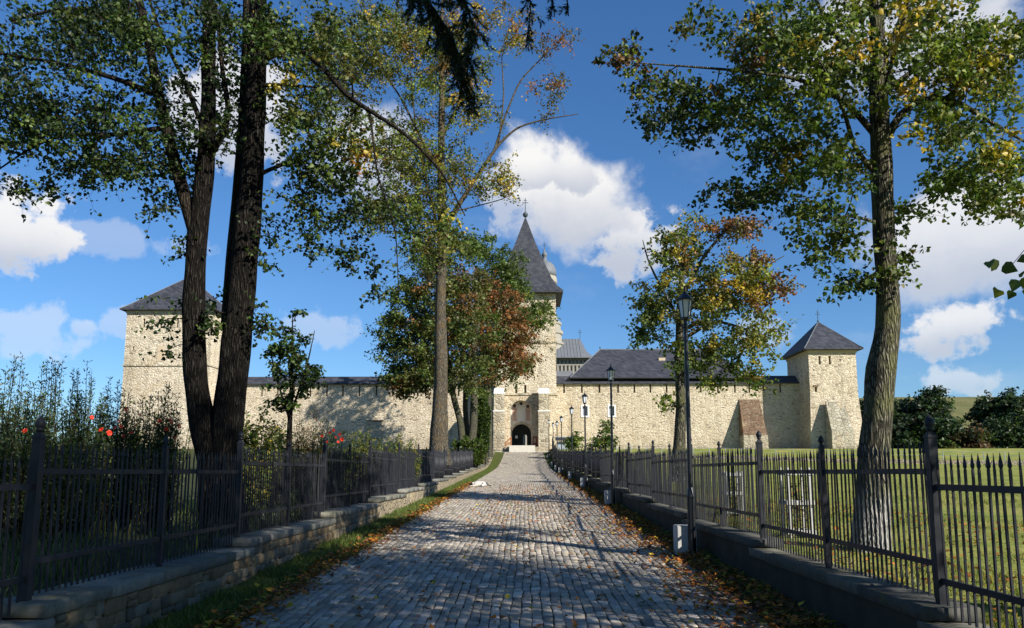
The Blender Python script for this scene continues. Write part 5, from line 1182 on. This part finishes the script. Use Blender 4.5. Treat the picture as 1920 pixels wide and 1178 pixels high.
for (px, top, wd, y, pl, lb) in wood:
    x = PX(px, y); zb = PZ(850, y); bp = 868; hh = bp - top
    make_tree('forest_tree', lb, 'tree', y, [([(px, bp), (px + 2, bp - hh * .4), (px - 1, bp - hh * .75), (px, top + 6)], [.45, .35, .2, .06])],
        [(px, top + hh * .55, wd * 1.1, hh * .46, 4.5, int(hh * .7), pl), (px + wd * .15, top + hh * .2, wd * .55, hh * .2, 3, int(hh * .16), pl), (px - wd * .25, top + hh * .75, wd * .9, hh * .2, 4, int(hh * .2), pl)], pl, leaf=.75, per=48, spread=2.0, shape=DIAM, twig_r=.02, group='trees of the far wood')

# ------------------------------------------------------------------ small things
def guard(px, y, label, k_):
    x = PX(px, y); z0 = float(land(x, y)); root = empty('tree_guard', (x, y, z0)); tag(root, label, 'tree guard', 'white tree guards in the meadow')
    w_ = .19 * k_
    pts = [(-w_, -w_), (w_, -w_), (w_, w_), (-w_, w_)]
    for (a, b) in pts:
        m = MB(); m.box(a - .022, a + .022, b - .022, b + .022, -.1, 1.2 * k_); m.build('stake', 'white_paint', root, (0, 0, 0))
    for z in (.06 * k_, .56 * k_, 1.07 * k_):
        for i in range(4):
            (a, b), (c, d) = pts[i], pts[(i + 1) % 4]; m = MB(); o_ = .027
            if abs(a - c) > .01: m.box(min(a, c) - .05, max(a, c) + .05, b + math.copysign(o_, b) - .012, b + math.copysign(o_, b) + .012, z, z + .075)
            else: m.box(a + math.copysign(o_, a) - .012, a + math.copysign(o_, a) + .012, min(b, d) - .03, max(b, d) + .03, z - .003, z + .072)
            m.build('crossbar', 'white_paint', root, (0, 0, 0))
    m = MB(); m.tube([(0, 0, -.1), (.02, 0, .7), (-.01, .02, 1.1)], [.015, .011, .004], 6); m.build('sapling_stem', 'bark_twig', root, (0, 0, 0))
    n = 160; pos = rng.normal(0, .11, (n, 3)) + np.array((0, 0, .55)) + np.array((0, 0, 1)) * rng.uniform(-.35, .35, (n, 1)); V, F, k = leaf_arrays(pos, .05 * rng.uniform(.6, 1.3, n), DIAM); o = link('sapling_leaves', np_mesh('sapling_leaves', V, [F], 'leaf', np.repeat(pick(dict(brown=3, rust=2, olive=2), n), k, 0)), root, (0, 0, 0)); o['kind'] = 'stuff'
guard(1486, 13.8, 'larger white wooden tree guard seen through the right fence, beside the big linden', 1.0)
guard(1370, 18.2, 'smaller white wooden tree guard seen through the right fence, left of the other', .84)
# notice shelter behind the fence near the gate
yk = 97.0; xk = PX(1055, yk); zk = float(land(xk, yk)); KI = empty('notice_shelter', (xk, yk, zk)); tag(KI, 'small glazed notice shelter beside the gate behind the street lamps', 'shelter')
for a in (-.72, .72):
    m = MB(); m.box(a - .05, a + .05, -.05, .05, -.2, 2.35); m.build('post', 'dark_metal', KI, (0, 0, 0))
m = MB(); m.box(-.95, .95, -.5, .5, 2.353, 2.44); m.build('roof', 'grey_metal', KI, (0, 0, 0)); m = MB(); m.box(-.95, .95, -.54, -.503, 1.95, 2.35); m.build('fascia', 'dark_metal', KI, (0, 0, 0)); m = MB(); m.box(-.66, .66, -.02, .02, .9, 1.85); m.build('board', 'grey_metal', KI, (0, 0, 0))
yb = 74.0; xb_ = PX(1092, yb); BN = empty('litter_bin', (xb_, yb, float(land(xb_, yb)))); tag(BN, 'round dark litter bin on a post behind the right fence', 'litter bin')
m = MB(); m.tube([(0, 0, -.1), (0, 0, 1.0)], .04, 6); m.build('post', 'dark_metal', BN, (0, 0, 0)); m = MB(); m.lathe(0, 0, [(.16, 1.0), (.26, 1.1), (.30, 1.3), (.27, 1.5), (.16, 1.6)], 12); m.build('bowl', 'dark_metal', BN, (0, 0, 0), smooth=True)

# dog asleep at the edge of the cobbles
def dog():
    m, g, o = newmat('dog_coat'); t = g.n('ShaderNodeTexCoord'); nn, nc = g.noise(t.outputs['Object'], 9.0, 3, .6)
    pos = g.vmath('ADD', t.outputs['Object'], g.vmath('MULTIPLY', g.vmath('SUBTRACT', nc, (.5, .5, .5)), (.08, .08, .08))); f = None
    for c, r in (((-.46, -.06, .14), .11), ((.06, .05, .27), .10), ((.36, .0, .20), .12), ((.50, .06, .08), .13), ((-.40, .02, .2), .07)):
        s_ = g.smooth(g.vmath('DISTANCE', pos, c), r + .012, r - .012); f = s_ if f is None else g.math('MAXIMUM', f, s_)
    fur, _ = g.noise(g.mapping(t.outputs['Object'], (20, 60, 60)), 3.0, 3, .6); principled(g, o, g.mix(f, (.55, .51, .46, 1), (.02, .018, .016, 1)), .9, .1, fur, .5, .01)
    p0 = P(899, 912, 42.0); z = float(prof(42.0)) + .02
    J = [((.34, 0, .13), .12), ((.18, 0, .15), .135), ((.0, 0, .15), .145), ((-.18, 0, .145), .14), ((-.30, 0, .145), .10), ((-.38, -.03, .14), .075), ((-.45, -.05, .12), .078), ((-.53, -.07, .09), .05), ((-.585, -.085, .075), .032),
         ((-.24, -.12, .05), .05), ((-.38, -.20, .035), .032), ((-.50, -.22, .03), .03), ((-.22, .10, .05), .05), ((-.36, .14, .035), .032), ((-.46, .15, .03), .03),
         ((.26, -.14, .09), .085), ((.12, -.22, .05), .05), ((.24, -.28, .035), .03), ((.14, -.31, .028), .028), ((.45, .03, .09), .035), ((.56, .08, .045), .022), ((.64, .06, .035), .014),
         ((-.43, -.09, .19), .022), ((-.415, -.115, .215), .008), ((-.43, .01, .19), .022), ((-.41, .03, .21), .008)]
    E = [(0, 1), (1, 2), (2, 3), (3, 4), (4, 5), (5, 6), (6, 7), (7, 8), (3, 9), (9, 10), (10, 11), (3, 12), (12, 13), (13, 14), (1, 15), (15, 16), (16, 17), (17, 18), (0, 19), (19, 20), (20, 21), (6, 22), (22, 23), (6, 24), (24, 25)]
    me = bpy.data.meshes.new('dog'); me.from_pydata([j[0] for j in J], E, []); me.materials.append(m); ob = bpy.data.objects.new('dog', me); COL.objects.link(ob); ob.location = (float(p0[0]), 42.0, z)
    sk = ob.modifiers.new('skin', 'SKIN'); sk.use_smooth_shade = True; sv = me.skin_vertices[0].data if me.skin_vertices else None
    if sv is None:
        bm = bmesh.new(); bm.from_mesh(me); bm.verts.layers.skin.verify(); bm.to_mesh(me); bm.free(); sv = me.skin_vertices[0].data
    for v, j in zip(sv, J): v.radius = (j[1], j[1])
    sv[2].use_root = True
    ob.modifiers.new('sub', 'SUBSURF').render_levels = 2
    tag(ob, 'white dog with black patches lying on the cobbles by the left verge', 'dog')
dog()
